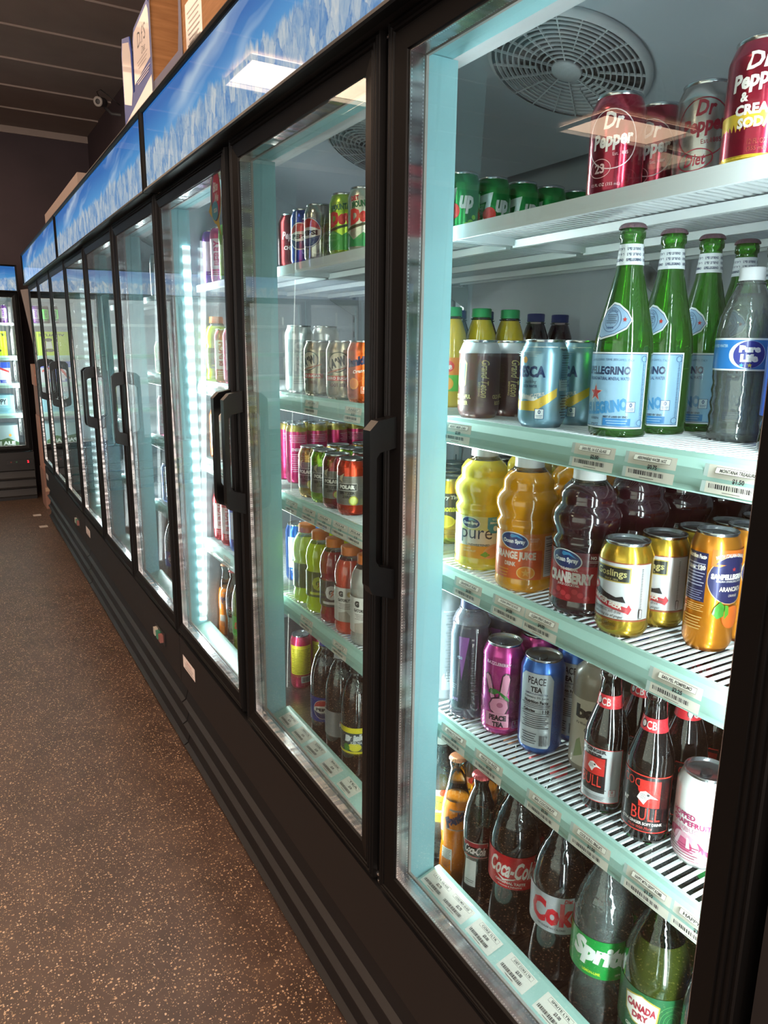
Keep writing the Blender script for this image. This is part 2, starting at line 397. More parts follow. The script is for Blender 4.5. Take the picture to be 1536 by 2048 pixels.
# ------------------------------------------------------------------ three-door cooler
UW = 2.0438; PITCH = .687; OPW = .5679; OP0 = .0594
LV = {'s1': 1.085, 's2': .797, 's3': .553, 's4': .283, 'deck': -.05}
def Z(k, d=0.): return (LV[k] if isinstance(k, str) else k) + ZB + d
def build_unit():
    root = empty('display_cooler')
    # cabinet: side, back, top and floor panels, all hollow inside
    b = MB(); X1 = .72
    b.box(.036, X1, 0.0005, .016, .06, 1.52+ZB, BLACK).box(.036, X1, UW-.016, UW-.0005, .06, 1.52+ZB, BLACK)
    b.box(X1-.02, X1, .016, UW-.016, .06, 1.52+ZB, BLACK).box(.032, X1-.02, .016, UW-.016, 1.50+ZB-.0, 1.52+ZB, BLACK)
    b.build('cabinet_body', root)
    l = MB()
    zt, zb = 1.385+ZB, -.056+ZB
    l.box(.06, .66, .016, .034, zb, 1.5+ZB, LINER).box(.06, .66, UW-.034, UW-.016, zb, 1.5+ZB, LINER)
    l.box(.66, .69, .016, UW-.016, zb, 1.50+ZB, LINER)
    l.extrude_y([(.10, 1.469+ZB), (.585, 1.296+ZB), (.585, 1.325+ZB), (.10, 1.495+ZB)], .034, UW-.034, LINER)   # sloping fan panel
    l.extrude_y([(.64, 1.19+ZB), (.655, 1.30+ZB), (.66, 1.30+ZB), (.66, 1.19+ZB)], .60, 1.0, LINER)
    l.build('interior_liner', root)
    MB().box(.036, .080, .0165, UW-.0165, 1.305+ZB, 1.49+ZB, MINT).box(.0805, .118, .0345, UW-.0345, 1.311+ZB, 1.49+ZB, LINERL).build('header_trim', root)
    MB().box(.095, .66, .034, UW-.034, -.07+ZB, -.05+ZB, DECK).build('cabinet_deck', root)
    # black lower front, with toe louvres
    k = MB(); k.box(.0, .05, 0.002, UW-.002, -.225+ZB, -.060+ZB, BLACK)
    z = -.225+ZB
    for i in range(3):
        k.extrude_y([(.0, z), (.028, z-.012), (.012, z-.072), (-.002, z-.080), (-.002, z-.083), (.05, z-.083), (.05, z)], .004, UW-.004, BLACK); z -= .083
    k.box(.05, .07, .004, UW-.004, .01, z+.3, DARK).box(.012, .05, 0.004, UW-.004, 0.0, .03, BLACK)
    k.build('kick_grille', root)
    # backlit sign
    MB().ring(.016, UW-.016, 1.357+ZB, 1.557+ZB, [(0, -.030), (0, -.018), (.014, -.018), (.014, -.034), (.010, -.036), (.004, -.034)], BLACKM).box(-.018, .034, .002, UW-.002, 1.346+ZB, 1.352+ZB, BLACK).box(-.018, .034, .002, UW-.002, 1.563+ZB, 1.569+ZB, BLACK).box(-.018, .034, .002, .010, 1.346+ZB, 1.569+ZB, BLACK).box(-.018, .034, UW-.010, UW-.002, 1.346+ZB, 1.569+ZB, BLACK).build('sign_frame', root)
    MB().box(-.026, -.020, .016, UW-.016, 1.357+ZB, 1.557+ZB, SIGNM).build('lit_sign', root)
    # mullions and end trims (mint plastic), light strips
    for i in (1, 2):
        c = OP0 + PITCH*i - (PITCH-OPW)/2
        MB().box(.034, .088, c-.054, c+.054, -.056+ZB, 1.304+ZB, MINT).build('door_mullion', root)
        MB().box(.052, .072, c+.0545, c+.0605, .0+ZB, 1.2+ZB, LED).build('led_strip', root)
        lamp(root, (.060, c+.064, .62+ZB), 1)
        MB().box(.0885, .092, c-.016, c-.002, .0+ZB, 1.2+ZB, LED).build('led_strip', root)
        lamp(root, (.102, c-.008, .62+ZB), -1, .8)
    for yy, sgn in ((.034, 1), (UW-.034, -1)):
        MB().box(.034, .088, min(yy-.018*sgn, yy+.004*sgn), max(yy-.018*sgn, yy+.004*sgn), -.056+ZB, 1.304+ZB, MINT).build('end_trim', root)
        MB().box(.062, .084, min(yy+.0045*sgn, yy+.013*sgn), max(yy+.0045*sgn, yy+.013*sgn), .0+ZB, 1.2+ZB, LED).build('led_strip', root)
        lamp(root, (.075, yy+.016*sgn, .62+ZB), sgn)
    # the doors
    sec = [(0, .004), (.002, .0), (.026, -.004), (.0275, -.0015), (.0295, -.0015), (.031, -.005), (.0335, -.005), (.035, -.002), (.037, -.002), (.0385, -.005), (.041, -.005), (.0425, -.001), (.0445, -.001), (.046, -.0035), (.048, -.002), (.050, .006), (.050, .030), (.0, .030)]
    for i in range(3):
        y0 = OP0 + PITCH*i; y1 = y0+OPW
        q_ = 1. if i < 2 else .80
        d = MB().ring(y0, y1, ZB, 1.30+ZB, [(t*q_, x) for t, x in sec], BLACKM).build('door', root)
        MB().ring(y0, y1, ZB, 1.30+ZB, [(-.0012, .004), (.001, .004), (.001, .028), (-.0012, .028)], SPACER).build('spacer_frame', d)
        MB().ring(y0, y1, ZB, 1.30+ZB, [(-.003, .0285), (.004, .0285), (.004, .033), (-.003, .033)], GASK).build('gasket', d)
        for xa, xb in ((.0125, .0012), (.0132, .0272)):      # double glazing
            MB().add([(xa, y0, ZB), (xa, y1, ZB), (xb, y1, 1.3+ZB), (xb, y0, 1.3+ZB)], [(0, 3, 2, 1)], PANE).build('glass_pane', d)
        hy = y1+.022 if i < 2 else y0-.022; hz0, hz1 = .52+ZB, .80+ZB
        h = MB(); q = .011
        h.extrude_y([(-.048, hz0+.02), (-.042, hz0+.006), (-.002, hz0-.008), (-.002, hz0+.042), (-.030, hz0+.050), (-.036, hz0+.060), (-.036, hz1-.058), (-.030, hz1-.050), (-.002, hz1-.044), (-.002, hz1+.004), (-.034, hz1-.002), (-.048, hz1-.016)], hy-q, hy+q, BLACKP)
        h.build('door_handle', d)
        ph = y0-.050-.009 if i < 2 else y1+.05+.009
        for zz in (1.334, -.052):
            hg = MB().lathe([(0, 0), (.009, 0), (.009, .004), (.006, .004), (.006, .016), (.011, .016), (.011, .019), (0, .019)], SILV, 16)
            hg.build('hinge_pin', d, (.012, min(max(ph, .0115), UW-.0115), zz+ZB))
    # shelves
    first = {}
    for i in range(3):
        for s in ('s1', 's2', 's3', 's4'):
            y0 = OP0 + PITCH*i - .052; y1 = y0 + .670
            if s in first:
                o = first[s].copy(); COL.objects.link(o); o.scale.y = 1; o.location.y = PITCH*i
                if i == 2: o.scale.y = .932; o.location.y = 1.3745
                for ch in [c for c in COL.objects if c.parent == first[s]]: e = ch.copy(); COL.objects.link(e); e.parent = o
                continue
            z = Z(s); m = MB(); n = 53
            for j in range(n):
                yy = y0+.006+(y1-y0-.012)*j/(n-1); m.box(.104, .635, yy-.0021, yy+.0021, z-.0028, z, WHITEW)
            m.box(.100, .106, y0, y1, z-.019, z+.001, WHITEW).box(.632, .638, y0, y1, z-.012, z, WHITEW)
            m.box(.10, .635, y0, y0+.005, z-.014, z, WHITEW).box(.10, .635, y1-.005, y1, z-.014, z, WHITEW)
            for xx in (.24, .40, .55): m.box(xx, xx+.010, y0, y1, z-.017, z-.005, WHITEW)
            o = m.build('wire_shelf', root, (0, .0289, 0)); o.scale.y = .957; first[s] = o
            if s != 's1':
                t = MB().extrude_y([(.1035, z+.003), (.0985, z+.003), (.0965, z-.002), (.0895, z-.012), (.0875, z-.022), (.0890, z-.031), (.0875, z-.036), (.0895, z-.038), (.0935, z-.034), (.0925, z-.022), (.0945, z-.012), (.0995, z-.003)], y0+.004, y1-.004, MINTD)
                t.build('price_strip', o)
            for yy in (y0+.02, y1-.02): MB().extrude_y([(.647, z-.019), (.647, z-.07), (.635, z-.07), (.55, z-.024), (.55, z-.019)], yy-.002, yy+.002, SILV).build('shelf_bracket', o)
    for i in range(4):
        yy = [.045, OP0+PITCH-.06, OP0+2*PITCH-.06, UW-.045][i]
        pm = MB(); pm.box(.648, .66, yy-.012, yy+.012, .02+ZB, 1.25+ZB, SILV)
        for q in range(24): pm.box(.6475, .6482, yy-.002, yy+.002, .04+ZB+q*.05, .06+ZB+q*.05, DARK)
        pm.build('shelf_pilaster', root)
    # sloped bottom ticket rail
    for i in range(3):
        y0 = OP0+PITCH*i-.0; y1 = y0+OPW
        MB().extrude_y([(.042, -.040+ZB), (.043, -.022+ZB), (.090, -.009+ZB), (.097, -.009+ZB), (.099, -.048+ZB), (.094, -.048+ZB)], y0, y1, MINTD).build('ticket_rail', root)
    # fans
    for i in range(2):
        cy = [.709, 1.335, 1.835][i]; cx = .365
        m = MB(); m.lathe([(.131, -.001), (.141, .004), (.141, .010), (.131, .010)], LINERL, 56)
        m.lathe([(0, -.004), (.025, -.004), (.027, .002), (0, .002)], LINERL, 24)
        for j in range(10):
            rr = .033+.0100*j; m.lathe([(rr, -.001), (rr+.0019, -.001), (rr+.0019, .004), (rr, .004)], LINERL, 56)
        for j in range(20):
            a = 2*PI*j/20; r0 = .026 if j % 2 == 0 else .052; w_ = .0011; c, s_ = math.cos(a), math.sin(a)
            vs = [(q*c-t*s_, q*s_+t*c, zz) for q in (r0, .132) for t in (-w_, w_) for zz in (-.0005, .003)]
            m.add(vs, [(0, 1, 3, 2), (4, 6, 7, 5), (0, 4, 5, 1), (2, 3, 7, 6), (0, 2, 6, 4), (1, 5, 7, 3)], LINERL)
        g = m.build('fan_grille', root); g.location = (cx, cy, 1.375+ZB-.012); g.rotation_euler = (0, .342, 0)
        hb = MB(); hb.lathe([(.130, .0005), (.130, .0095)], GREY, 40); hb.lathe([(0, .0098), (.130, .0098)], mat('#4a4d50', .6), 40)
        for j in range(5):
            a = 2*PI*j/5; 
            vs = [(math.cos(a)*.03, math.sin(a)*.03, .006), (math.cos(a+.9)*.03, math.sin(a+.9)*.03, .009), (math.cos(a+.95)*.125, math.sin(a+.95)*.125, .009), (math.cos(a+.1)*.125, math.sin(a+.1)*.125, .0062)]
            hb.add(vs, [(0, 1, 2, 3)], mat('#2a2c2e', .5))
        hb.build('fan_blades', g)
    return root
LINERL = mat('#cfd1d4', .5)
def lamp(root, loc, d, k=1.):
    """the light a door strip gives off"""
    ld = bpy.data.lights.new('strip_light', 'AREA'); ld.shape = 'RECTANGLE'; ld.size = .02; ld.size_y = 1.2; ld.energy = LED_W*k; ld.color = (.95, .975, 1.0)
    o = bpy.data.objects.new('strip_light', ld); COL.objects.link(o); o.parent = root; o.location = loc
    zx = Vector((1, 0, 0)) if d == 'X' else Vector((.30, d, 0)).normalized()      # direction the light travels
    up = Vector((0, 0, 1)); xx = up.cross(-zx).normalized()
    o.rotation_euler = Matrix(((xx.x, up.x, -zx.x), (xx.y, up.y, -zx.y), (xx.z, up.z, -zx.z))).to_euler()
YA = .305
unit = build_unit(); register(unit)
unitA = unit; unit.location = (0, YA, 0)
DIM = [o for o in COL.objects if o.type == 'LIGHT' and .6 < o.location.y < .8]      # the second door's strips are failing
UNITS = [(unitA, 'nearest black three-door drinks cooler with its picture sign cut by the frame', None)]
for loc, rz, lb in [((0, YA+UW, 0), 0, 'middle black three-door drinks cooler in the row'), ((0, YA+2*UW, 0), 0, 'farthest black three-door drinks cooler in the long row'),
                    ((0, 7.35, 0), PI/2, 'black cooler against the back wall facing the camera'), ((-UW-.02, 7.35, 0), PI/2, 'black cooler at the back wall beyond the left picture edge')]:
    c = copy_tree(unitA); c.location = loc; c.rotation_euler = (0, 0, rz); UNITS.append((c, lb, None))
for o in DIM:
    if o.parent == unitA and o.rotation_euler is not None and o.location.y > .72:
        o.data = o.data.copy(); o.data.energy = LED_W*.26; o.data.color = (1.0, .97, .88)
for o in COL.objects:
    if o.type == 'LIGHT' and o.parent == unitA and abs(o.location.y - (OP0+2*PITCH-(PITCH-OPW)/2-.008)) < .01: o.data = o.data.copy(); o.data.energy = LED_W*.26; o.data.color = (1.0, .97, .88)
for c, lb, _ in UNITS: tag(c, lb, 'cooler', 'three-door drinks coolers')
fp = MB().box(.0, .6, YA-.30, YA-.004, .0, 1.56+ZB, BLACK).build('filler_panel'); tag(fp, 'plain black filler panel at the right edge beside the nearest cooler', 'panel')

# control panels, labels on kick panels
def flat_x(xf, yc=0, zc=0):     # drawn on a plane facing -x: u runs to the viewer's right (-y)
    return lambda u, v, e: (xf-e, yc-u, zc+v)
def sticker(name, label, cat, y, z, ops, parent=None, x=-.0006, group=None):
    o = prints(ops, flat_x(x, 0, 0), name, parent, step=0, eps=.0001); o.location = (0, y, z); tag(o, label, cat, group); return o
LAB = [('r', -.07, .07, -.022, .022, '#e8d8d0'), ('r', -.064, .064, -.018, .018, '#f4e6de'), ('t', 'CAUTION', 0, .008, .06, .009, '#b0605a', {'b': .02}), ('lines', 0, -.006, .1, .016, 3, '#8a7a78'), ('r', -.05, .05, -.0165, -.0145, '#2a2524')]
for i, (y, tx) in enumerate([(YA+UW-.11, 'nearest'), (YA+2*UW-.1, 'middle'), (YA+3*UW-.12, 'farthest')]):
    sticker('rating_label', 'pale pink paper label stuck on the lower front of the %s cooler' % tx, 'label', y, -.133+ZB, LAB, group='labels on the cooler fronts')
for i, (y0, tx) in enumerate([(YA+UW, 'middle'), (YA+2*UW, 'farthest')]):
    t = empty('control_switch', (-.0005, y0+.27, -.15+ZB))
    MB().box(-.004, 0, -.07, .07, -.024, .024, mat('#1c1b1c', .4)).build('switch_plate', t)
    for j, (c, dy) in enumerate([('#8a5a54', -.04), ('#3f7f66', 0), ('#b6b0a4', .04)]):
        MB().box(-.016, -.004, dy-.013, dy+.013, -.014, .014, mat(c, .35)).build('rocker_button', t)
    tag(t, 'small switch plate with coloured buttons low on the %s cooler' % tx, 'switch', 'control switches')
# display of the far cooler
t = empty('temperature_display', (-.13, 7.35-.004, -.147+ZB))
MB().box(-.10, .12, -.004, .004, -.02, .02, mat('#141314', .3)).build('display_plate', t)
fy = lambda u, v, e: (u, -.004-e, v)
prints([('t', '2', .075, 0, .014, .022, emis('#ff2030', 4.), {'b': .04}), ('e', -.02, 0, .007, .007, mat('#2f6a4a', .3)), ('e', -.065, 0, .007, .007, mat('#6a2a20', .3))], fy, 'display_digit', t, step=0, eps=.0002)
tag(t, 'black control strip with a red digit under the back wall cooler door', 'display')

# ------------------------------------------------------------------ drinks
LID = mat('#b9babc', .22, 1., 0, 'can_lid_aluminium')
def can_shape(r, h, dome=.0055, sh=.0145):
    k = r*.82
    body = [(k*.92, .0015), (k, .0), (r*.93, .006), (r, .0125), (r, h-.006-sh), (r*.985, h-.003-sh), (k+.0012, h-.0065), (k, h-.004)]
    lid = [(k, h-.004), (k+.0008, h-.001), (k+.0002, h), (k-.001, h), (k-.0022, h-.0035), (k-.004, h-.0045), (0, h-.0045)]
    return body, lid
def make_can(name, base, ops, r=.0332, h=.122, top=None, metal=.75, rough=.26, low=None, turn0=0):
    t = empty(name); body, lid = can_shape(r, h)
    bm_ = mat(base, rough, metal, .3); tm = mat(top, rough, metal, .3) if top else bm_; lm = mat(low, rough, metal, .3) if low else bm_
    m = MB().lathe(body, [LID, lm, lm, bm_, tm, tm, tm], 40)
    m.build('can_body', t)
    l = MB().lathe(lid, LID, 32).build('can_lid', t)
    k = MB(); z = h-.0042
    pts = [(.010*math.cos(a)+.003, .0062*math.sin(a)) for a in [2*PI*i/16 for i in range(16)]]
    k.add([(x, y, z) for x, y in pts]+[(x, y, z+.0012) for x, y in pts], [tuple(range(15, -1, -1)), tuple(range(16, 32))]+[(i, (i+1) % 16, 16+(i+1) % 16, 16+i) for i in range(16)], mat('#9fa1a4', .25, 1.))
    k.build('pull_tab', l)
    if ops: prints(ops, cyl_fn(body, r), 'can_print', t, metal=.35, rough=.32)
    register(t); return t
def rr(r): return PI*r*.999
def band(r, v0, v1, c): return ('r', -rr(r), rr(r), v0, v1, c)
GR = .0332
P = {}
def soda(x):      # filled liquids
    return mat(x, .12, 0, .7, 'drink_' + x.strip('#'))
PETC = clear('#eef4f2', 1.6, .03, 1.5, 'clear_pet_b', .35)
PET = clear('#eef4f2', 1.6, .03, 1.5, 'clear_pet', .35, .07)
PETG = clear('#8fd08f', 1.6, .03, 1.5, 'green_pet', .35)
GLS = clear('#eaf6f0', 1.6, .01, 1.52, 'clear_glass')
GGL = clear('#7fce5a', 1.5, .015, 1.52, 'green_glass', 0., .12)
def make_bottle(name, prof, shell, cap, ops=(), liquid=None, fill=None, capz=None, capr=.014, caph=.012, capkind='screw', wave=None, labelprof=None, rough=.3, extra=(), seg=40, floor_t=.002):
    """prof: outer outline from the base up to the lip; liquid: inner filling up to height fill"""
    t = empty(name); h = prof[-1][1]
    full = [(0, .004)]+prof
    if liquid and liquid.name.startswith('drink_'):      # a filled bottle reads as one glossy coloured body up to its level
        f = cyl_fn(prof, 1.)(0, fill, 0)[0]; k = max(i for i, (r, z) in enumerate(prof) if z < fill)
        prof2 = prof[:k+1]+[(f, fill)]+prof[k+1:]
        MB().lathe([(0, .004)]+prof2, [liquid if z2 <= fill+1e-6 else shell for (r1, z1), (r2, z2) in zip([(0, .004)]+prof2[:-1], prof2)], seg, True, wave).build('bottle_body', t)
        MB().lathe([(f-.0006, fill-.0004), (0, fill-.0004)], liquid, seg).build('drink_surface', t)
    else:
        MB().lathe(full, shell, seg, True, wave).build('bottle_body', t)
        if liquid:
            inn = [(0, .0045)]+[(max(r-.0012, .001), z+(.0045 if z < .004 else 0)) for r, z in prof if z < fill]
            f = cyl_fn(prof, 1.)(0, fill, 0)[0]; inn += [(f-.0012, fill), (0, fill)]
            MB().lathe(inn, liquid, seg, True, wave).build('drink_filling', t)
    cz = h-caph if capz is None else capz
    if capkind == 'crown':
        rbs = lambda a, z: 1+.035*math.cos(21*a)*(1 if z < cz+.004 else 0)
        MB().lathe([(capr*1.12, cz), (capr*1.1, cz+.002), (capr, cz+.005), (capr*.8, cz+.0066), (0, cz+.0068)], cap, 84, True, rbs).build('crown_cap', t)
    else:
        rbs = lambda a, z: 1+.018*math.cos(30*a)
        MB().lathe([(capr, cz), (capr, cz+.0025), (capr*.985, cz+.003), (capr*.985, cz+caph), (capr*.9, cz+caph+.0015), (0, cz+caph+.0015)], cap, 60, True, rbs).build('screw_cap', t)
        MB().lathe([(capr*.9, cz-.004), (capr*1.12, cz-.0038), (capr*1.12, cz-.0022), (capr*.9, cz-.002)], shell, 32).build('neck_ring', t)
    if ops: prints(list(ops), cyl_fn(labelprof or prof, max(r for r, z in (labelprof or prof))), 'bottle_label', t, rough=rough)
    for nm, o2, pf in extra: prints(list(o2), cyl_fn(pf, max(r for r, z in pf)), nm, t, rough=rough)
    register(t); return t
W = '#efe8e2'
def lc(n): return ('t', n)
# --- 12 oz cans
def p_can(key, *a, **k): P[key] = make_can(*a, **k)
MR = '#8e1530'
p_can('pepper', 'soda_can', MR, [('o', 0, .068, .031, .034, .0012, '#d9c8c8', .25), ('t', 'Dr', .002, .089, .024, .019, '#e6dcd8', {'b': .03, 's': .2}), ('t', 'Pepper', .002, .066, .050, .022, '#e6dcd8', {'b': .04, 's': .2, 'rot': .12}), ('t', 'Est. 1885', .012, .052, .018, .0038, '#d9c8c8', {'rot': .12}), ('t', '23', -.012, .036, .013, .011, '#d9b8b8', {'b': .03}), ('o', -.012, .036, .014, .011, .0008, '#d9b8b8'), ('t', '12 FL OZ (355 mL)', -.004, .017, .036, .0045, '#e6dcd8')], rough=.2)
p_can('diet', 'soda_can', '#a9a5a4', [('o', 0, .070, .031, .032, .0012, MR, .25), ('t', 'Dr', .002, .091, .022, .017, MR, {'b': .03, 's': .2}), ('t', 'Pepper', .002, .071, .050, .021, MR, {'b': .04, 's': .2, 'rot': .12}), ('t', 'Est.1885', .010, .056, .022, .005, MR, {'rot': .12}), ('t', 'Diet', -.006, .036, .024, .013, '#b03048', {'b': .02, 's': .3, 'rot': .1}), ('o', -.006, .036, .020, .012, .0012, '#b03048', .15)])
p_can('cream', 'soda_can', MR, [('r', -rr(GR), rr(GR), .010, .052, '#e2bc3a'), ('t', 'Dr', 0, .098, .026, .016, W, {'b': .03, 's': .2}), ('t', 'Pepper', 0, .080, .052, .020, W, {'b': .04, 's': .2, 'rot': .12}), ('t', '&', -.012, .066, .008, .009, W, {'b': .04}), ('t', 'CREAM', 0, .054, .040, .010, W, {'b': .05}), ('t', 'SODA', 0, .042, .033, .010, W, {'b': .05}), ('t', '12 FL OZ', .004, .024, .018, .005, '#8e3a30', {'b': .02}), ('t', '(355 mL)', .004, .017, .018, .005, '#8e3a30', {'b': .02})], low='#e2bc3a')
p_can('cherry', 'soda_can', '#70101c', [('t', 'Pepper', .0, .070, .05, .022, '#c9a0a4', {'b': .04, 's': .2}), ('t', 'CHERRY', 0, .045, .04, .009, '#e8d8d0', {'b': .03})])
p_can('lemonlime', 'soda_can', '#1f8f3e', [('p', [(-.030, .088), (-.002, .094), (-.012, .042), (-.022, .040), (-.014, .078), (-.030, .074)], '#f2f2ec'), ('e', -.008, .056, .012, .013, '#d8322c'), ('t', 'up', .016, .066, .026, .030, '#f2f2ec', {'b': .05, 's': .2}), ('t', 'LEMON LIME', .004, .024, .034, .007, '#e8e23c', {'b': .03}), ('e', .024, .036, .006, .006, '#7fc832'), ('e', .016, .032, .005, .005, '#b8dc3c'), ('e', .030, .046, .004, .004, '#9ad03a'), ('lines', .075, .06, .034, .07, 15, '#bfe0bf')])
def globe(u, v, q, edge='#14357c'):
    up = [(u+q*math.cos(a), v+q*math.sin(a)) for a in [PI*.06+PI*.88*i/14 for i in range(15)]]; lo = [(u+q*math.cos(a), v+q*math.sin(a)) for a in [-PI*.06-PI*.88*i/14 for i in range(15)]]
    return [('e', u, v, q*1.09, q*1.09, edge), ('e', u, v, q*1.05, q*1.05, '#e9e4de'), ('p', up+[(u-q*.4, v+q*.36), (u+q*.3, v+q*.40)], '#c8342e'), ('p', lo+[(u-q*.3, v-q*.42), (u+q*.4, v-q*.34)], '#1e2f68'), ('t', 'PEPSI', u, v-.0005, q*1.55, q*.36, '#15181f', {'b': .06})]
p_can('cola_blue', 'soda_can', '#1c3aa0', globe(0, .062, .027, '#e9e4de'), rough=.22)
p_can('cola_silver', 'soda_can', '#b9b4aa', globe(-.004, .062, .029)+[('badge', .045, .030, .006, '#5a5856', '#b9b4aa')], rough=.16)
DEW = [('r', -rr(GR), rr(GR), .056, .096, '#c3cf88'), ('p', [(-.036, .050), (.036, .066), (.036, .060), (-.036, .044)], '#26402a'), ('t', 'MTN', -.006, .092, .046, .010, '#1d5a34', {'b': .04, 'rot': .1}), ('t', 'Dew', 0, .070, .062, .030, '#cf2f30', {'b': .07, 's': .2, 'rot': .16})]
p_can('dew', 'soda_can', '#a9c83c', [('t', 'MOUNTAIN', 0, .094, .05, .012, '#1d5a34', {'b': .05, 'rot': .1}), ('t', 'Dew', 0, .074, .062, .028, '#cf2f30', {'b': .07, 's': .2, 'rot': .16}), ('p', [(-.040, .050), (.040, .068), (.040, .064), (-.040, .044)], '#2a3f1e'), ('p', [(-.050, .012), (.050, .012), (.050, .040), (.02, .052), (0, .040), (-.02, .050), (-.05, .036)], '#3c9a3c')])
p_can('dietdew', 'soda_can', '#c3bfae', [('t', 'DIET', -.018, .100, .018, .009, '#cf2f30', {'b': .05, 'rot': .1}), ('t', 'MOUNTAIN', 0, .090, .05, .012, '#1d5a34', {'b': .05, 'rot': .1}), ('t', 'Dew', 0, .070, .062, .028, '#cf2f30', {'b': .07, 's': .2, 'rot': .16}), ('p', [(-.040, .046), (.040, .064), (.040, .060), (-.040, .040)], '#2a3f1e'), ('p', [(-.052, .012), (.052, .012), (.052, .030), (.03, .042), (.015, .026), (0, .038), (-.02, .024), (-.035, .038), (-.052, .028)], '#2f8a4c')])
p_can('rootbeer', 'soda_can', '#b3a187', [('e', 0, .078, .024, .021, '#1c1816', .3), ('e', 0, .078, .022, .019, '#cdbca2', .3), ('t', 'A&W', 0, .078, .036, .020, '#2a1c18', {'b': .08, 's': .15, 'rot': .3}), ('p', [(-.030, .056), (.030, .072), (.030, .069), (-.030, .052)], '#b06a50'), ('r', -.032, .034, .040, .050, '#c83a34'), ('t', 'ZERO SUGAR', 0, .045, .056, .006, W, {'b': .04}), ('t', 'ROOT BEER', 0, .031, .040, .007, '#5a2c22', {'b': .04}), ('lines', .062, .062, .026, .08, 14, '#5a5048'), ('bars', .062, .020, .020, .008, '#2a2422')])
p_can('orangecan', 'soda_can', '#e8641c', [('t', 'Sunkist', 0, .082, .056, .018, '#1a2350', {'b': .07, 's': .2, 'rot': .2}), ('t', 'Orange', .004, .062, .03, .009, W, {'b': .03, 's': .2, 'rot': .15}), ('e', -.010, .038, .011, .011, '#f6a030'), ('e', -.010, .038, .009, .009, '#ef8420'), ('badge', .012, .026, .006, W, '#e8641c')])
p_can('brown', 'craft_root_beer_can', '#4b2b28', [('p', [(-.046, .052), (-.036, .046), (-.026, .052), (-.024, .086), (-.036, .098), (-.048, .086)], '#a5925c'), ('p', [(-.044, .054), (-.036, .050), (-.028, .054), (-.026, .084), (-.036, .094), (-.046, .084)], '#3c4a44'), ('p', [(-.044, .054), (-.028, .054), (-.030, .070), (-.038, .080), (-.043, .066)], '#7f95a0'), ('t', 'Grand Teton', .006, .062, .058, .013, '#c9b070', {'b': .01, 's': .3, 'rot': -PI/2}), ('t', 'BREWING', -.003, .046, .022, .003, '#c9b070', {'rot': -PI/2}), ('t', 'OLD FAITHFUL', -.036, .034, .040, .0065, '#cdbb80', {'b': .03}), ('t', 'ROOT BEER', -.036, .024, .030, .0065, '#cdbb80', {'b': .03}), ('t', 'OLD FAITHFUL', .040, .034, .040, .0065, '#cdbb80', {'b': .03}), ('t', 'ROOT BEER', .040, .024, .030, .0065, '#cdbb80', {'b': .03}), ('r', -rr(GR), rr(GR), .1015, .1055, '#b9bcbe')], top='#b9bcbe', metal=.25, rough=.4, low='#4b2b28')
def fresca(c2, c3): return [('p', [(-.046, .050), (.020, .034), (.042, .046), (.042, .112), (-.046, .112)], '#d8dcd8'), ('p', [(-.046, .050), (-.02, .036), (.010, .038), (.042, .056), (.042, .044), (.012, .024), (-.02, .024), (-.046, .036)], c2), ('e', -.008, .094, .004, .0045, '#e8a03c'), ('t', 'FRESCA', -.004, .078, .056, .016, '#16305c', {'b': .05}), ('t', 'Sparkling', .002, .064, .020, .006, '#3a4a60', {'s': .3}), ('t', 'SODA WATER', .002, .058, .022, .004, '#16305c', {'b': .02}), ('t', 'GRAPEFRUIT CITRUS', .004, .044, .040, .005, W, {'b': .02, 'rot': .2}), ('badge', .018, .020, .0065, '#2a4a7a', '#e8eef0'), ('nf', .060, .082, .030, .060, '#dde2e2', '#26323c'), ('lines', .060, .030, .026, .035, 9, '#26323c'), ('lines', -.008, .102, .05, .008, 3, c3)]
p_can('fresca', 'citrus_soda_can', '#7ea6b8', fresca('#d8b23a', '#a8bcc0'), rough=.3, metal=.55)
p_can('fresca_o', 'citrus_soda_can', '#7ea6b8', fresca('#e07848', '#a8bcc0'), rough=.3, metal=.55)
p_can('ginger', 'ginger_beer_can', '#c8a234', [('r', -.044, .054, .026, .098, '#dcdce0'), ('r', -.044, .054, .097, .0985, '#a0563a'), ('r', -.044, .054, .0235, .0255, '#a0563a'), ('r', -.026, .026, .073, .093, '#b9a24a'), ('r', -.0245, .0245, .0745, .0915, '#22241e'), ('t', 'Goslings', 0, .0835, .042, .0115, '#cbbf80', {'b': .02}), ('t', 'SINCE 1806', .002, .0765, .018, .0022, '#cbbf80'), ('p', [(-.030, .086), (-.026, .088), (-.024, .080), (-.022, .072), (-.018, .064), (-.004, .058), (.010, .054), (.018, .056), (.020, .052), (.022, .048), (-.004, .050), (-.022, .052), (-.030, .060), (-.032, .070)], '#1c1c20'), ('e', -.022, .064, .0065, .005, '#c22a38', .6), ('e', -.022, .064, .003, .003, '#f0f0f0'), ('p', [(-.034, .056), (.024, .042), (.026, .046), (.030, .040), (.026, .033), (.022, .035), (-.034, .047)], '#b8343c'), ('t', 'GINGER BEER', -.004, .0475, .046, .0075, '#efe6dc', {'b': .04, 'rot': -.22}), ('r', -.03, .024, .0375, .038, '#5a5450'), ('t', 'non-alcoholic soft drink', -.002, .0360, .040, .0042, '#3a3430', {'s': .3, 'rot': -.05}), ('t', 'refreshing zip of ginger', .000, .0295, .040, .0046, '#3a3430', {'s': .3, 'rot': -.05}), ('t', '12 OZ (355mL)', -.004, .0175, .032, .0055, '#4a3a18', {'b': .02}), ('lines', .040, .065, .002, .055, 26, '#4a4440'), ('r', .0385, .0425, .028, .040, '#5a5450'), ('r', .0392, .0418, .0287, .0393, '#dcdce0')], rough=.24, metal=.8)
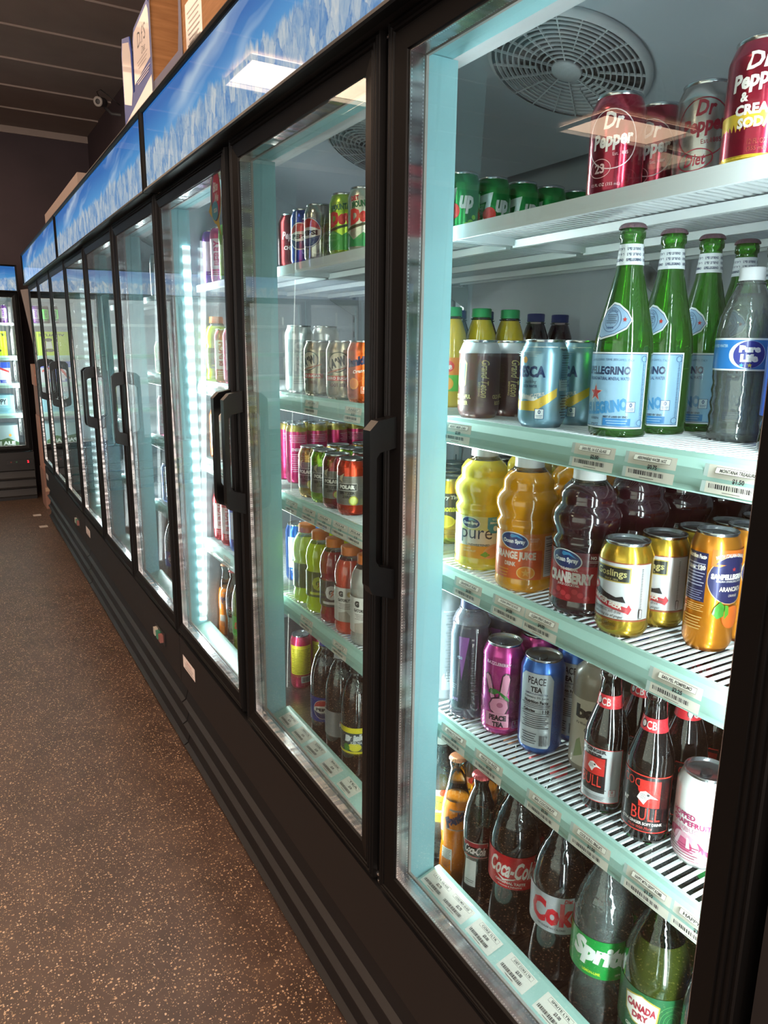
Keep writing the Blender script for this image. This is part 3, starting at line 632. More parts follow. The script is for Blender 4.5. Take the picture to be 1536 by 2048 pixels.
p_can('kombucha', 'kombucha_can', '#e4e2e0', [('p', [(-.052, .010), (.052, .010), (.052, .026), (.038, .030), (.032, .024), (.020, .030), (.012, .038), (.006, .036), (-.004, .044), (-.014, .048), (-.026, .046), (-.032, .042), (-.044, .044), (-.052, .040)], '#c04a72'), ('e', -.004, .032, .018, .013, '#e8b4c4', -.3), ('e', -.006, .030, .012, .008, '#cc5a80', -.3), ('lines', -.012, .022, .05, .018, 5, '#9a2a54'), ('p', [(-.02, .026), (-.012, .044), (-.009, .043), (-.014, .026)], '#f0d0da'), ('p', [(-.002, .026), (-.002, .041), (.001, .040), (.003, .026)], '#f0d0da'), ('t', 'HOPPED', -.010, .0690, .032, .0072, '#b03468', {'b': .03}), ('t', 'GRAPEFRUIT', .000, .0600, .050, .0072, '#b03468', {'b': .03}), ('t', 'KOMBUCHA', .000, .0510, .048, .0072, '#d8a8b8', {'b': .02}), ('lines', .020, .088, .012, .003, 1, '#a08a90')], metal=.1, rough=.3, top='#e4e2e0')
WOOD = '#8a837a'
def solar(c, c2): return [band(GR, .024, .086, '#85807a'), ('lines', .0, .055, .2, .058, 22, '#6c6862'), ('p', [(-.014, .076), (-.009, .072), (-.011, .080), (-.006, .092), (-.016, .086), (-.018, .078)], '#d8c8a8'), ('r', -.022, .022, .055, .071, '#d8d4cc'), ('r', -.021, .021, .056, .070, '#2a2826'), ('t', 'POLAR', 0, .063, .034, .009, '#ece8e0', {'b': .08}), ('t', 'SELTZER', 0, .050, .034, .006, '#2a2826', {'b': .05}), ('t', 'ZERO', 0, .042, .02, .006, '#2a2826', {'b': .05}), ('e', .014, .034, .010, .010, c2), ('e', .014, .034, .008, .008, '#dbe07a'), ('lines', .050, .055, .020, .04, 8, '#3a3630')]
for k_, c_, c2_ in (('sel_gold', '#b08a3a', '#c0a028'), ('sel_green', '#86b81e', '#a4c81e'), ('sel_plum', '#8a2a34', '#b04a50'), ('sel_red', '#d04020', '#b8b428')):
    p_can(k_, 'seltzer_can', c_, solar(c_, c2_))
PK = [('lines', .0, .118, .05, .022, 5, '#f0c0d0'), ('t', 'ENERGY', 0, .09, .036, .008, '#f4dce4', {'b': .04}), ('lines', 0, .055, .04, .05, 9, '#f0b8cc'), ('e', .045, .10, .006, .008, '#f4c4d0')]
p_can('pinkslim', 'slim_energy_can', '#c82a68', PK, r=.028, h=.157, top='#b9a050', rough=.3)
p_can('yelltall', 'slim_tall_can', '#c8325a', [('r', -.034, .034, .045, .132, '#e6d432'), ('lines', 0, .085, .058, .075, 16, '#6a5a20'), ('r', .0, .030, .02, .040, '#c9c9c9'), ('bars', .014, .03, .022, .014, '#3a3634')], r=.030, h=.160, rough=.3)
p_can('lemonadecan', 'lemonade_can', '#e2b42c', [('p', [(-.03, .04), (.034, .05), (.034, .096), (-.03, .096)], '#3b2a26'), ('t', 'Country Time', 0, .088, .058, .009, W, {'b': .04, 's': .1}), ('t', 'Lemonade', .004, .068, .048, .012, '#f0e23c', {'b': .05, 's': .1}), ('e', -.004, .044, .022, .012, '#f4e03c'), ('e', -.004, .044, .019, .0095, '#e0c42a'), ('lines', 0, .024, .05, .012, 3, '#a07a1c')], low='#e2dc3a')
p_can('darkcan', 'dark_soda_can', '#2a2628', [('t', 'COLA', 0, .07, .04, .014, '#a0302c', {'b': .04}), ('lines', 0, .04, .04, .03, 5, '#8a8684')])
p_can('aranciata', 'slim_orange_soda_can', '#d8841a', [('r', -.052, -.022, .062, .122, '#26284e'), ('t', 'Nutrition Facts', -.037, .117, .027, .0055, W, {'b': .06}), ('lines', -.037, .095, .026, .030, 8, '#b0b0c8'), ('t', '120', -.028, .104, .009, .006, W, {'b': .06}), ('t', 'Calories', -.042, .103, .012, .004, W, {'b': .05}), ('lines', -.037, .070, .026, .014, 5, '#9090b0'), ('e', .008, .092, .029, .030, '#d8a878'), ('e', .008, .092, .028, .029, '#2a2b58'), ('p', [(-.018, .108), (.036, .108), (.036, .128), (-.018, .128)], '#d8702a'), ('e', .008, .090, .028, .022, '#2a2b58'), ('t', 'WITH ITALIAN ORANGES', .006, .118, .040, .0045, W, {'b': .03, 'arc': .004}), ('star', .008, .105, .003, '#b83a3a'), ('t', 'SANPELLEGRINO', .006, .096, .046, .0068, W, {'b': .07}), ('t', 'ITALIAN SPARKLING DRINKS', .006, .0905, .034, .0026, W), ('t', 'ARANCIATA', .008, .081, .030, .0058, '#e8d8c8', {'b': .03}), ('t', 'ORANGE', .010, .073, .012, .003, '#e8d8c8'), ('e', .012, .046, .013, .014, '#e8702a'), ('p', [(-.010, .058), (-.004, .066), (.001, .060), (.001, .048), (-.006, .044), (-.012, .050)], '#3f8a2c'), ('p', [(.0015, .062), (.006, .060), (.007, .050), (.002, .044)], '#58a030'), ('lines', -.034, .036, .024, .018, 5, '#e8b868'), ('lines', -.034, .055, .026, .010, 4, '#e8b868')], r=.0285, h=.146, top='#d88a2c', rough=.28)
HAND = [('p', [(-.006, .040), (.012, .040), (.018, .052), (.016, .066), (.006, .072), (-.010, .068), (-.016, .056), (-.014, .046)], '#1c1016'), ('p', [(-.005, .042), (.011, .042), (.016, .053), (.014, .064), (.006, .070), (-.009, .066), (-.014, .056), (-.012, .047)], '#e79ab4'), ('p', [(.000, .070), (.013, .066), (.019, .104), (.016, .112), (.010, .113), (.005, .108)], '#1c1016'), ('p', [(.002, .070), (.012, .067), (.0175, .103), (.015, .110), (.0105, .111), (.0065, .107)], '#e79ab4'), ('p', [(-.013, .066), (-.004, .070), (-.014, .106), (-.020, .110), (-.025, .106), (-.024, .100)], '#1c1016'), ('p', [(-.012, .067), (-.006, .070), (-.015, .104), (-.020, .108), (-.0235, .105), (-.0225, .100)], '#e79ab4'), ('e', .003, .057, .005, .0045, '#b0607c'), ('p', [(-.018, .076), (-.008, .074), (0, .078), (.010, .068), (.018, .064), (.016, .070), (.006, .078), (-.004, .084), (-.014, .084)], '#2f7a34')]
SW = [('o', .024+.0*i, .10, .006+.002*i, .006+.002*i, .0008, '#8a1c58') for i in range(3)]+[('o', -.030, .085, .004+.0025*i, .005+.0025*i, .0008, '#8a1c58') for i in range(3)]+[('o', .030, .070, .003+.002*i, .008+.003*i, .0008, '#9a1c62') for i in range(3)]+[('o', .028, .035, .006+.002*i, .004+.002*i, .0008, '#8a1c58') for i in range(3)]+[('o', -.034, .05, .003+.002*i, .01+.002*i, .0008, '#8a1c58') for i in range(3)]
p_can('teapink', 'tea_can', '#c03a8c', SW+HAND+[('p', [(-.020, .014), (.018, .014), (.018, .042), (-.020, .042)], '#e79ab4'), ('t', 'PEACE', 0, .034, .028, .010, '#1c1016', {'b': .07}), ('t', 'TEA', .001, .0225, .018, .009, '#1c1016', {'b': .07}), ('t', 'RAZZLEBERRY', -.002, .128, .040, .0055, '#f0c8dc', {'b': .04, 'rot': -.08}), ('r', -.02, .02, .0145, .018, '#c8326a'), ('badge', .030, .022, .006, W, '#a02c70')], r=.0345, h=.158, rough=.25, metal=.65)
p_can('teablue', 'tea_can', '#2c62b0', [('o', .036+.001*i, .03+.028*i, .007, .011, .001, '#1c4890') for i in range(4)]+[('o', -.042, .03+.028*i, .006, .012, .001, '#1c4890') for i in range(4)]+[('o', .036+.001*i, .03+.028*i, .004, .007, .001, '#1c4890') for i in range(4)]+[('p', [(-.028, .020), (-.024, .014), (.022, .014), (.026, .020), (.026, .128), (.020, .138), (-.020, .138), (-.028, .130)], '#c9ced2'), ('t', 'PEACE', 0, .126, .028, .012, '#1c1a1c', {'b': .02}), ('t', 'TEA', 0, .112, .018, .009, '#1c1a1c', {'b': .05}), ('t', 'LEMON-FLAVORED TEA', 0, .1045, .036, .003, '#1c2a50', {'b': .02}), ('t', 'Contains 0% Juice', 0, .0985, .038, .0046, '#1c1a1c', {'b': .01}), ('t', 'Nutrition Facts', 0, .0915, .038, .0056, '#1c1a1c', {'b': .05}), ('r', -.024, .022, .0865, .0875, '#1c1a1c'), ('lines', 0, .083, .042, .006, 2, '#1c1a1c'), ('t', 'Calories', -.010, .0765, .020, .005, '#1c1a1c', {'b': .05}), ('t', '110', .016, .0768, .010, .006, '#1c1a1c', {'b': .06}), ('r', -.024, .022, .0725, .0732, '#1c1a1c'), ('lines', 0, .059, .042, .024, 7, '#3a3a3e'), ('lines', -.008, .030, .024, .020, 5, '#3a3a3e'), ('bars', .014, .028, .012, .018, '#1c1a1c')], r=.0345, h=.158, rough=.28, metal=.6)
# --- juice bottle with two bulges
JP = [(.030, .001), (.038, .0), (.0435, .006), (.044, .012), (.043, .018), (.0425, .020), (.0425, .092), (.0445, .098), (.0445, .103), (.041, .108), (.0410, .111), (.0450, .120), (.0470, .129), (.0462, .138), (.0425, .146), (.0385, .150), (.0370, .153), (.0375, .158), (.0368, .165), (.032, .173), (.025, .180), (.0205, .184), (.0195, .192)]
LBJ = [(.0432, .0), (.0432, .2)]
OS = lambda u, v, q: [('e', u, v, q*1.1, q*.64, '#f0f4f8', -.12), ('e', u, v, q*1.03, q*.57, '#1c3a78', -.12), ('p', [(u-q*.2, v+q*.50), (u+q*.3, v+q*.44), (u+q*.75, v+q*.12), (u+q*.2, v+q*.32), (u-q*.15, v+q*.22), (u-q*.3, v+q*.34)], '#3f9ad0'), ('t', 'Ocean Spray', u, v-q*.06, q*1.7, q*.40, '#f4f6fa', {'b': .05})]
juice = lambda liq, ops: make_bottle('juice_bottle', JP, clear('#fff6e8', 1.8, .03, 1.5, 'juice_pet', .3), mat('#e4e4e4', .4), ops, soda(liq), .178, capr=.0215, caph=.016, capz=.184, labelprof=LBJ)
P['jpure'] = juice('#dcc338', [('r', -.060, .056, .0215, .0905, '#d4d890'), ('r', -.060, .056, .0215, .068, '#ece8e2'), ('r', -.060, .056, .0215, .042, '#e8a428')]+OS(-.014, .080, .015)+[('t', 'pure', -.004, .058, .052, .022, '#2a3550', {'b': .0}), ('t', 'UNSWEETENED', 0, .0440, .038, .0038, '#2a3550', {'b': .02}), ('t', 'WHITE', -.018, .038, .012, .0028, '#f6e8c8', {'b': .02}), ('t', 'GRAPEFRUIT', -.014, .0335, .022, .0032, '#f6e8c8', {'b': .02}), ('p', [(.014, .090), (.040, .090), (.040, .072), (.034, .064), (.020, .064), (.014, .072)], '#3a9cc8'), ('t', 'IMMUNITY', .027, .081, .018, .0035, '#f0f8fa', {'b': .04}), ('lines', .027, .0865, .012, .004, 2, '#f0f8fa'), ('e', .027, .072, .0035, .0045, '#f0f8fa'), ('e', .024, .034, .017, .011, '#eeb088', .5), ('e', .024, .033, .014, .008, '#e8986a', .5), ('p', [(.004, .028), (.012, .034), (.020, .028), (.012, .024)], '#5a9a34')])
P['jorange'] = juice('#e49a12', [('r', -.060, .072, .0215, .0905, '#e8862a'), ('r', -.060, .040, .0215, .066, '#dd5f2c')]+OS(-.004, .079, .0205)+[('t', 'ORANGE JUICE', -.004, .056, .068, .0150, '#f8e8d8', {'b': .05}), ('t', 'DRINK', -.008, .0440, .018, .0065, '#f8e8d8', {'b': .04}), ('e', .016, .032, .0135, .0100, '#f4c880'), ('e', .016, .032, .012, .0088, '#f0921e'), ('star', .016, .032, .007, '#f8b85a'), ('lines', -.020, .030, .02, .014, 3, '#f2a83a'), ('nf', .057, .056, .028, .062, '#d8d4d4', '#3a3436'), ('lines', .026, .082, .014, .006, 3, '#f8e0c0')])
P['jcran'] = juice('#34121a', [('r', -.060, .060, .0215, .0905, '#b01c2c'), ('r', -.060, .060, .072, .0905, '#701822')]+OS(-.008, .079, .0215)+[('t', 'NO', .030, .0845, .008, .0045, W, {'b': .05}), ('lines', .030, .079, .012, .004, 2, W), ('t', 'THE ORIGINAL', -.002, .0662, .026, .0042, '#f4e4e0', {'b': .04}), ('t', 'CRANBERRY', -.002, .0545, .066, .0160, '#f8ece8', {'b': .06}), ('t', 'JUICE COCKTAIL', -.002, .0440, .032, .0042, '#f4e4e0', {'b': .04})]+[('e', -.024+.008*i, .028+.004*((i*5) % 3), .0042, .0038, '#d8404a') for i in range(7)]+[('nf', .057, .056, .022, .062, '#d8cccc', '#3a2426')])
# --- sparkling mineral water, green glass
GP = [(.030, .001), (.0345, .0), (.0365, .004), (.0368, .010), (.0368, .108), (.0355, .122), (.0325, .140), (.0275, .160), (.0215, .185), (.0170, .205), (.0148, .222), (.0140, .238), (.0138, .242), (.0158, .244), (.0160, .252), (.0140, .254), (.0136, .2595)]
LG = [(.0371, .0), (.0371, .11)]
PELL = [('r', -.046, .050, .011, .106, '#eef2f4'), ('r', -.044, .048, .013, .104, '#2e4a7c'), ('r', -.0432, .0472, .0138, .1032, '#9cc6e4'), ('t', 'S.PELLEGRINO', -.006, .0835, .066, .0105, '#283a60', {'b': .05}), ('t', 'SAN PELLEGRINO TERME (BERGAMO), ITALY', 0, .0955, .060, .0036, '#2e4a7c', {'arc': .001}), ('t', 'SPARKLING NATURAL MINERAL WATER', -.004, .0735, .062, .0042, '#2e4a7c', {'b': .02}), ('star', -.018, .055, .0125, '#f2d8d0'), ('star', -.018, .055, .0105, '#cf2c24'), ('t', 'S.PELLEGRINO', -.010, .0385, .072, .016, '#4a98d0', {'b': .06, 'rot': .12, 'arc': -.002}), ('badge', .030, .0385, .0060, '#2e4a7c', '#dce8f0'), ('t', 'BEST IF USED BY END', .012, .0260, .030, .0026, '#2a2a3a', {'b': .02}), ('r', -.003, .031, .0150, .0240, '#2f84c8'), ('lines', .014, .0195, .026, .006, 2, '#a8d0ec'), ('lines', .0435, .058, .0028, .070, 34, '#2e4a7c'), ('t', 'GREEN', -.014, .0235, .012, .003, '#26304c', {'b': .02}), ('t', 'SPRITZ', -.014, .016, .012, .003, '#26304c', {'b': .02}), ('o', .042, .098, .004, .004, .0006, '#2e4a7c'), ('o', .042, .019, .004, .004, .0006, '#2e4a7c')]
NK = [(.0150, .205), (.0145, .215), (.0142, .236)]
nkf = [(.0174, .205), (.0152, .222), (.0144, .238)]
P['pell'] = make_bottle('mineral_water_bottle', GP, GGL, mat('#8c6a74', .3, .6, .3), PELL, None, None, capr=.0148, capz=.2550, capkind='crown', labelprof=LG,
    extra=[('neck_label', [('r', -.053, .053, .2115, .2365, '#e8eef2'), ('r', -.053, .053, .2135, .2345, '#a8c4de')]+[('t', 'S.PELLEGRINO', -.036+.024*i, .2305-.0065*j, .020, .0034, '#2e3e64', {'b': .04}) for j in range(3) for i in range(4)], nkf),
           ('medallion_label', [('p', [(-.024, .124), (-.018, .121), (.002, .126), (.018, .134), (.025, .145), (.018, .156), (.004, .165), (-.006, .167), (-.018, .158), (-.024, .142)], '#e8ecec'), ('p', [(-.0225, .126), (-.017, .1235), (.002, .128), (.017, .136), (.023, .145), (.017, .154), (.004, .1625), (-.006, .1645), (-.017, .156), (-.0225, .142)], '#2e4a7c'), ('p', [(-.0218, .127), (-.017, .1242), (.002, .1288), (.0165, .1365), (.0222, .145), (.0165, .1535), (.004, .1618), (-.006, .1638), (-.0165, .1555), (-.0218, .142)], '#9cbede'), ('o', -.005, .1455, .0145, .0150, .0006, '#2e4a7c'), ('o', -.005, .1455, .0105, .0105, .0005, '#2e4a7c'), ('lines', -.005, .1465, .017, .012, 5, '#3a4a60'), ('t', 'TERME ITALIA', -.005, .1545, .018, .0030, '#2e4a7c', {'arc': .003}), ('t', '1899', -.005, .1355, .010, .0030, '#2e4a7c'), ('star', .0145, .1455, .0035, '#c83a34')], [(.0365, .108), (.0358, .122), (.0329, .140), (.0279, .160), (.0219, .185)])])
# --- clear water
ribs = lambda n, a: (lambda ang, z: 1+a*math.sin(z*n))
WP = [(.024, .002), (.030, .0), (.0325, .004), (.0325, .012), (.031, .022), (.0325, .030), (.0305, .038), (.0325, .046), (.0308, .054), (.0325, .062), (.031, .070), (.0325, .078), (.0325, .125), (.0322, .135), (.0300, .150), (.0240, .168), (.0165, .184), (.0130, .190), (.0128, .205)]
P['water'] = make_bottle('water_bottle', WP, PET, mat('#c8ccd0', .35), [('r', -.050, .070, .086, .124, '#e8eef2'), ('r', -.050, .070, .088, .122, '#2a78c0'), ('e', .012, .105, .021, .0165, '#dcecf4'), ('e', .014, .105, .018, .0160, '#24308c'), ('t', 'Pure', .014, .1115, .024, .0085, '#f2f4f8', {'b': .08}), ('t', 'Life', .014, .101, .020, .0095, '#f2f4f8', {'b': .08}), ('star', .006, .0925, .003, '#48b0e0'), ('star', .015, .0925, .003, '#e8d040'), ('t', 'PURIFIED WATER', -.024, .115, .026, .0035, '#bfe0f2', {'b': .02})], clear('#dfe8ec', .8, .02, 1.33, 'water', 0., .08), .176, capr=.0145, caph=.014, labelprof=[(.0327, 0), (.0327, .2)])
P['blue'] = make_bottle('blue_label_water_bottle', WP, clear('#8fb8f0', 1.6, .03, 1.5, 'blue_pet', .3), mat('#2a50c0', .35), [('r', -.080, .080, .040, .130, '#2a58d0'), ('t', 'Montana', .0, .095, .04, .012, '#dce8fa', {'b': .04, 's': .2}), ('p', [(-.03, .05), (.03, .05), (.012, .078), (.002, .066), (-.012, .084)], '#8fb4f2')], None, None, capr=.0145, caph=.014, labelprof=[(.0328, 0), (.0328, .2)])
# --- chunky cloudy bottles
DP_ = [(.026, .001), (.0285, .0), (.030, .005), (.030, .095), (.0285, .105), (.0295, .118), (.0275, .135), (.021, .155), (.0175, .164), (.0168, .178)]
P['smooth'] = make_bottle('juice_drink_bottle', DP_, clear('#fff0d0', 1.5, .04, 1.5, 'pet_b', .3), mat('#1f8f50', .4), [('r', -.09, .09, .030, .092, '#68b838'), ('r', -.03, .03, .060, .092, '#e88428'), ('e', 0, .076, .018, .012, '#d8342c'), ('t', 'Dole', 0, .076, .028, .012, W, {'b': .06}), ('e', .004, .044, .013, .012, '#f2a430')], soda('#cfae28'), .162, capr=.0185, caph=.015, capz=.167)
P['purple'] = make_bottle('juice_drink_bottle', DP_, clear('#fff0f0', 1.5, .04, 1.5, 'pet_c', .3), mat('#2a2c78', .4), [('r', -.09, .09, .030, .092, '#3a2a6a'), ('e', 0, .07, .018, .012, '#d8342c')], soda('#3a1414'), .162, capr=.0185, caph=.015, capz=.167)
# --- electrolyte bottle
EP = [(.027, .001), (.032, .0), (.0335, .006), (.0335, .150), (.031, .163), (.0325, .170), (.026, .186), (.0185, .194), (.0180, .212)]
sq = lambda a, z: 1+.07*abs(math.sin(2*a))**2 if .004 < z < .17 else 1
P['lyte'] = make_bottle('electrolyte_drink_bottle', EP, clear('#b9b4c4', 1.8, .05, 1.5, 'pet_d', .3, .25), mat('#242850', .35), [('r', -.10, .10, .020, .150, '#34343c'), ('p', [(-.014, .150), (.006, .150), (-.006, .070)], '#a060a8'), ('r', .006, .050, .030, .140, '#1e1c22'), ('t', 'PROVEN', .018, .146, .016, .0035, W), ('t', 'FAST', .020, .137, .018, .0065, W, {'b': .05}), ('t', 'Pedialyte', -.022, .112, .034, .010, '#b8c4dc', {'b': .03}), ('t', '3X', -.024, .070, .016, .012, '#c8dce0', {'b': .05}), ('lines', .028, .085, .036, .08, 18, '#8a8690'), ('lines', -.024, .058, .02, .010, 3, '#9aa0a8'), ('t', 'GRAPE', -.02, .035, .02, .006, '#b090c0', {'b': .04})], soda('#57535f'), .170, capr=.020, caph=.017, capz=.196, wave=sq, labelprof=[(.0342, 0), (.0342, .2)])
P['gallon'] = make_bottle('ribbed_clear_bottle', [(.030, .001), (.036, .0), (.038, .006), (.038, .160), (.034, .185), (.022, .215), (.018, .220), (.018, .235)], clear('#c9cfd0', 1.8, .06, 1.5, 'pet_e', .3, .45), mat('#b8bcc0', .4), [('r', .0, .05, .02, .17, '#b4bcbc'), ('lines', .025, .10, .04, .13, 24, '#6a7070')], soda('#8a8f92'), .19, capr=.019, caph=.014)
# --- coconut drink
BP = [(.028, .001), (.031, .0), (.033, .005), (.033, .140), (.030, .156), (.020, .166), (.016, .170), (.016, .182)]
P['bai'] = make_bottle('beige_drink_bottle', BP, mat('#8f8676', .3, 0, .5), mat('#e4e0d8', .4), [('r', -.05, .05, .010, .118, '#cfc6b4'), ('t', 'bai', .0, .098, .040, .022, '#1c1a1a', {'b': .06}), ('t', "it's WonderWater", .0, .080, .036, .0045, '#1c1a1a', {'b': .02}), ('o', .0, .070, .004, .004, .001, '#1c1a1a'), ('p', [(-.02, .020), (-.016, .050), (-.010, .056), (-.004, .030)], '#8a9a6a'), ('e', .008, .030, .012, .014, '#f0ece0'), ('badge', .024, .022, .005, '#2a2624', '#cfc6b4')], capr=.018, caph=.012)
# --- dark long-neck bottles
NP = [(.026, .001), (.0285, .0), (.0300, .005), (.0300, .102), (.0285, .116), (.0225, .134), (.0165, .152), (.0140, .168), (.0132, .190), (.0148, .192), (.0148, .198), (.0132, .200), (.0132, .206)]
DKG = mat('#130c0a', .05, 0, .8, 'dark_amber_glass')
def cock(u, v, q): return [('p', [(u-q*.8, v-q*.2), (u-q*.5, v+q*.5), (u, v+q*.7), (u+q*.5, v+q*.35), (u+q*1.2, v-q*.1), (u+q*.5, v-.0*q), (u+q*.2, v-q*.2), (u-q*.1, v-q*.8)], '#ece8e4'), ('p', [(u-q*.7, v+q*.5), (u-q*.8, v+q*1.0), (u-q*.45, v+q*.8), (u-q*.3, v+q*1.25), (u, v+q*.9), (u+q*.3, v+q*1.2), (u+q*.4, v+q*.7), (u, v+q*.75)], '#d8342e'), ('e', u+q*.25, v+q*.28, q*.13, q*.13, '#181414'), ('lines', u-q*.2, v+q*.1, q*.7, q*.6, 5, '#5a5450')]
BL = [('r', -.040, .040, .016, .096, '#e03c30'), ('r', -.0385, .0385, .0175, .0945, '#141012'), ('t', 'COCK', -.012, .084, .036, .012, '#e03c30', {'b': -.0}), ('r', -.004, .022, .052, .090, '#c8302a')]+cock(.004, .066, .013)+[('t', "N'", -.022, .056, .008, .006, '#e8e0dc', {'b': .04}), ('t', 'BULL', .006, .042, .036, .018, '#e8443a', {'b': .0}), ('t', 'EXTRA GINGER SOFT DRINK', 0, .0285, .056, .0042, '#e8e0dc', {'b': .03}), ('t', 'Made With More', 0, .0225, .03, .0042, '#e05048', {'s': .3})]
NL = [('r', -.046, .046, .150, .168, '#d8323c'), ('t', 'CB', .000, .159, .014, .011, '#f0dcd8', {'b': .02}), ('e', -.011, .159, .0045, .0055, '#1a1416'), ('e', -.011, .159, .003, .004, '#efe0dc'), ('e', .030, .159, .0045, .0055, '#1a1416')]
nl = [(.0172, .150), (.0145, .168)]
CR = mat('#3a2a2c', .3, .7, .3)
P['bull'] = make_bottle('ginger_beer_bottle', NP, DKG, CR, BL, capr=.0140, capz=.2, capkind='crown', labelprof=[(.0303, 0), (.0303, .2)], extra=[('neck_label', NL, nl)])
BL2 = [('r', -.030, .034, .016, .096, '#d83a34'), ('r', -.029, .033, .017, .095, '#b9bcbe'), ('r', -.029, .012, .030, .084, '#141012'), ('t', 'GINGER', -.004, .0915, .030, .0055, '#26262a', {'b': .06}), ('t', 'BEER', -.004, .0845, .022, .0055, '#26262a', {'b': .06}), ('r', -.024, .010, .056, .082, '#c8302a')]+cock(-.006, .068, .010)+[('t', 'BULL', -.008, .047, .030, .016, '#e8443a', {'b': .0}), ('lines', -.004, .034, .036, .006, 2, '#3a3634'), ('badge', .022, .032, .0045, '#c83030', '#e8e8e8'), ('lines', -.002, .023, .03, .006, 3, '#5a5654')]
P['bull_g'] = make_bottle('ginger_beer_bottle', NP, DKG, CR, BL2, capr=.0140, capz=.2, capkind='crown', labelprof=[(.0303, 0), (.0303, .2)], extra=[('neck_label', NL, nl)])
# --- soda bottles
def contour(r, h, waist=.8):   # curved soft-drink bottle
    return [(r*.70, .003), (r*.86, .0), (r*.97, .008), (r*.99, .022), (r*.93, h*.20), (r*waist, h*.30), (r*.88, h*.36), (r, h*.42), (r*1.0, h*.60), (r*.97, h*.66), (r*.82, h*.76), (r*.58, h*.85), (r*.40, h*.91), (.0135, h*.945), (.0132, h)]
ptl = lambda a, z: 1+.035*math.sin(5*a)*max(0, 1-z/.05)
RED = mat('#c81c24', .4)
CP = contour(.0425, .262, .86)
lab = lambda r, v0, v1: [(r, v0-.02), (r, v1+.02)]
COKE = [('r', -.12, .12, .092, .152, '#c8141e'), ('t', 'Coca-Cola', .002, .128, .080, .032, '#f6efe9', {'b': .03, 's': .35, 'rot': -.06}), ('p', [(-.026, .115), (-.010, .109), (.012, .113), (.006, .1095), (-.012, .1055)], '#f6efe9'), ('t', 'ORIGINAL TASTE', .0, .1030, .052, .0048, '#f6efe9', {'b': .03, 'rot': -.03}), ('t', 'Delicious & Refreshing', .0, .0965, .040, .0034, '#f6efe9', {'b': .02})]
P['coke'] = make_bottle('cola_bottle', CP, PETC, RED, COKE, soda('#140b09'), .195, capr=.0150, caph=.012, wave=ptl, labelprof=lab(.0429, .08, .16))
P['dcoke'] = make_bottle('diet_cola_bottle', CP, PETC, RED, [('r', -.12, .12, .092, .155, '#b4b6ba'), ('t', 'Coke', .004, .125, .084, .042, '#cf1c2c', {'b': .05}), ('t', 'Diet', .022, .1495, .014, .007, '#cf1c2c', {'s': .3, 'b': .03}), ('t', 'NO SUGAR NO CALORIES', -.002, .0995, .044, .0036, '#4a4448', {'b': .02, 'rot': -.04})], soda('#140b09'), .205, capr=.0150, caph=.012, wave=ptl, labelprof=lab(.0429, .08, .16))
P['sprite'] = make_bottle('lemon_lime_soda_bottle', CP, PET, mat('#1f9a48', .4), [('r', -.12, .12, .086, .148, '#13963c'), ('t', 'Sprite', .006, .121, .086, .042, '#f6faf4', {'b': .07, 's': .15, 'rot': -.08}), ('t', 'LEMON-LIME', -.006, .0935, .026, .0045, '#d8e83c', {'b': .04}), ('t', 'OBTAIN', .034, .094, .012, .003, '#f6faf4')], clear('#dbe4e2', .7, .02, 1.33, 'water2', 0., .11), .205, capr=.0150, caph=.012, wave=ptl, labelprof=lab(.0429, .08, .16))
CDP = [(.032, .003), (.038, .0), (.0435, .010), (.0440, .030), (.0440, .140), (.0432, .155), (.039, .180), (.030, .205), (.020, .228), (.0145, .240), (.0132, .245), (.0132, .258)]
P['dry'] = make_bottle('ginger_ale_bottle', CDP, clear('#7fae58', 1.7, .03, 1.5, 'green_pet_b', .3), mat('#1fa448', .4), [('r', -.125, .125, .060, .132, '#1f5a34')]+[('o', .040, .095, .006+.005*i, .010+.006*i, .0006, '#5a9a5a') for i in range(4)]+[('p', [(-.024, .120), (0, .128), (.024, .120), (.022, .094), (.010, .082), (0, .080), (-.010, .082), (-.022, .094)], '#b09a3c'), ('p', [(-.022, .118), (0, .126), (.022, .118), (.020, .095), (.009, .084), (0, .082), (-.009, .084), (-.020, .095)], '#ece8dc'), ('t', 'CANADA', 0, .108, .040, .012, '#a01c34', {'b': .06, 'rot': -.05}), ('t', 'DRY', 0, .094, .022, .010, '#a01c34', {'b': .06}), ('t', 'GINGER ALE', .0, .072, .040, .0055, '#ece8dc', {'b': .03})], soda('#2e360e'), .20, capr=.0150, caph=.012, wave=ptl, labelprof=lab(.0443, .06, .13))
P['big_water'] = make_bottle('sparkling_water_bottle', CDP, PET, mat('#3a60c0', .4), [('r', -.125, .125, .050, .110, '#c8d4e4'), ('r', -.125, .125, .104, .108, '#2a50b0'), ('t', 'WATER', 0, .08, .05, .014, '#2a50b0', {'b': .04})], clear('#b4ccf0', .7, .02, 1.33, 'water3', 0., .3), .20, capr=.0150, caph=.012, wave=ptl, labelprof=lab(.0443, .05, .11))
P['tonic'] = make_bottle('tonic_water_bottle', [(.028, .003), (.033, .0), (.036, .010), (.036, .130), (.034, .160), (.026, .190), (.016, .215), (.0132, .225), (.0132, .245)], PET, mat('#e8e4d8', .4), [('r', -.11, .11, .085, .140, '#e0d43c'), ('r', -.11, .11, .140, .152, '#ece8dc'), ('e', 0, .146, .007, .007, '#c83a30'), ('t', 'Schweppes', 0, .127, .044, .010, '#2a5a3c', {'b': .03, 's': .2, 'rot': .1}), ('r', -.11, .11, .104, .111, '#d83a34'), ('t', 'ZERO SUGAR', 0, .1075, .034, .005, W, {'b': .04}), ('t', 'TONIC WATER', 0, .098, .034, .004, '#2a5a3c')], None, None, capr=.0150, caph=.012, labelprof=lab(.0363, .08, .14))
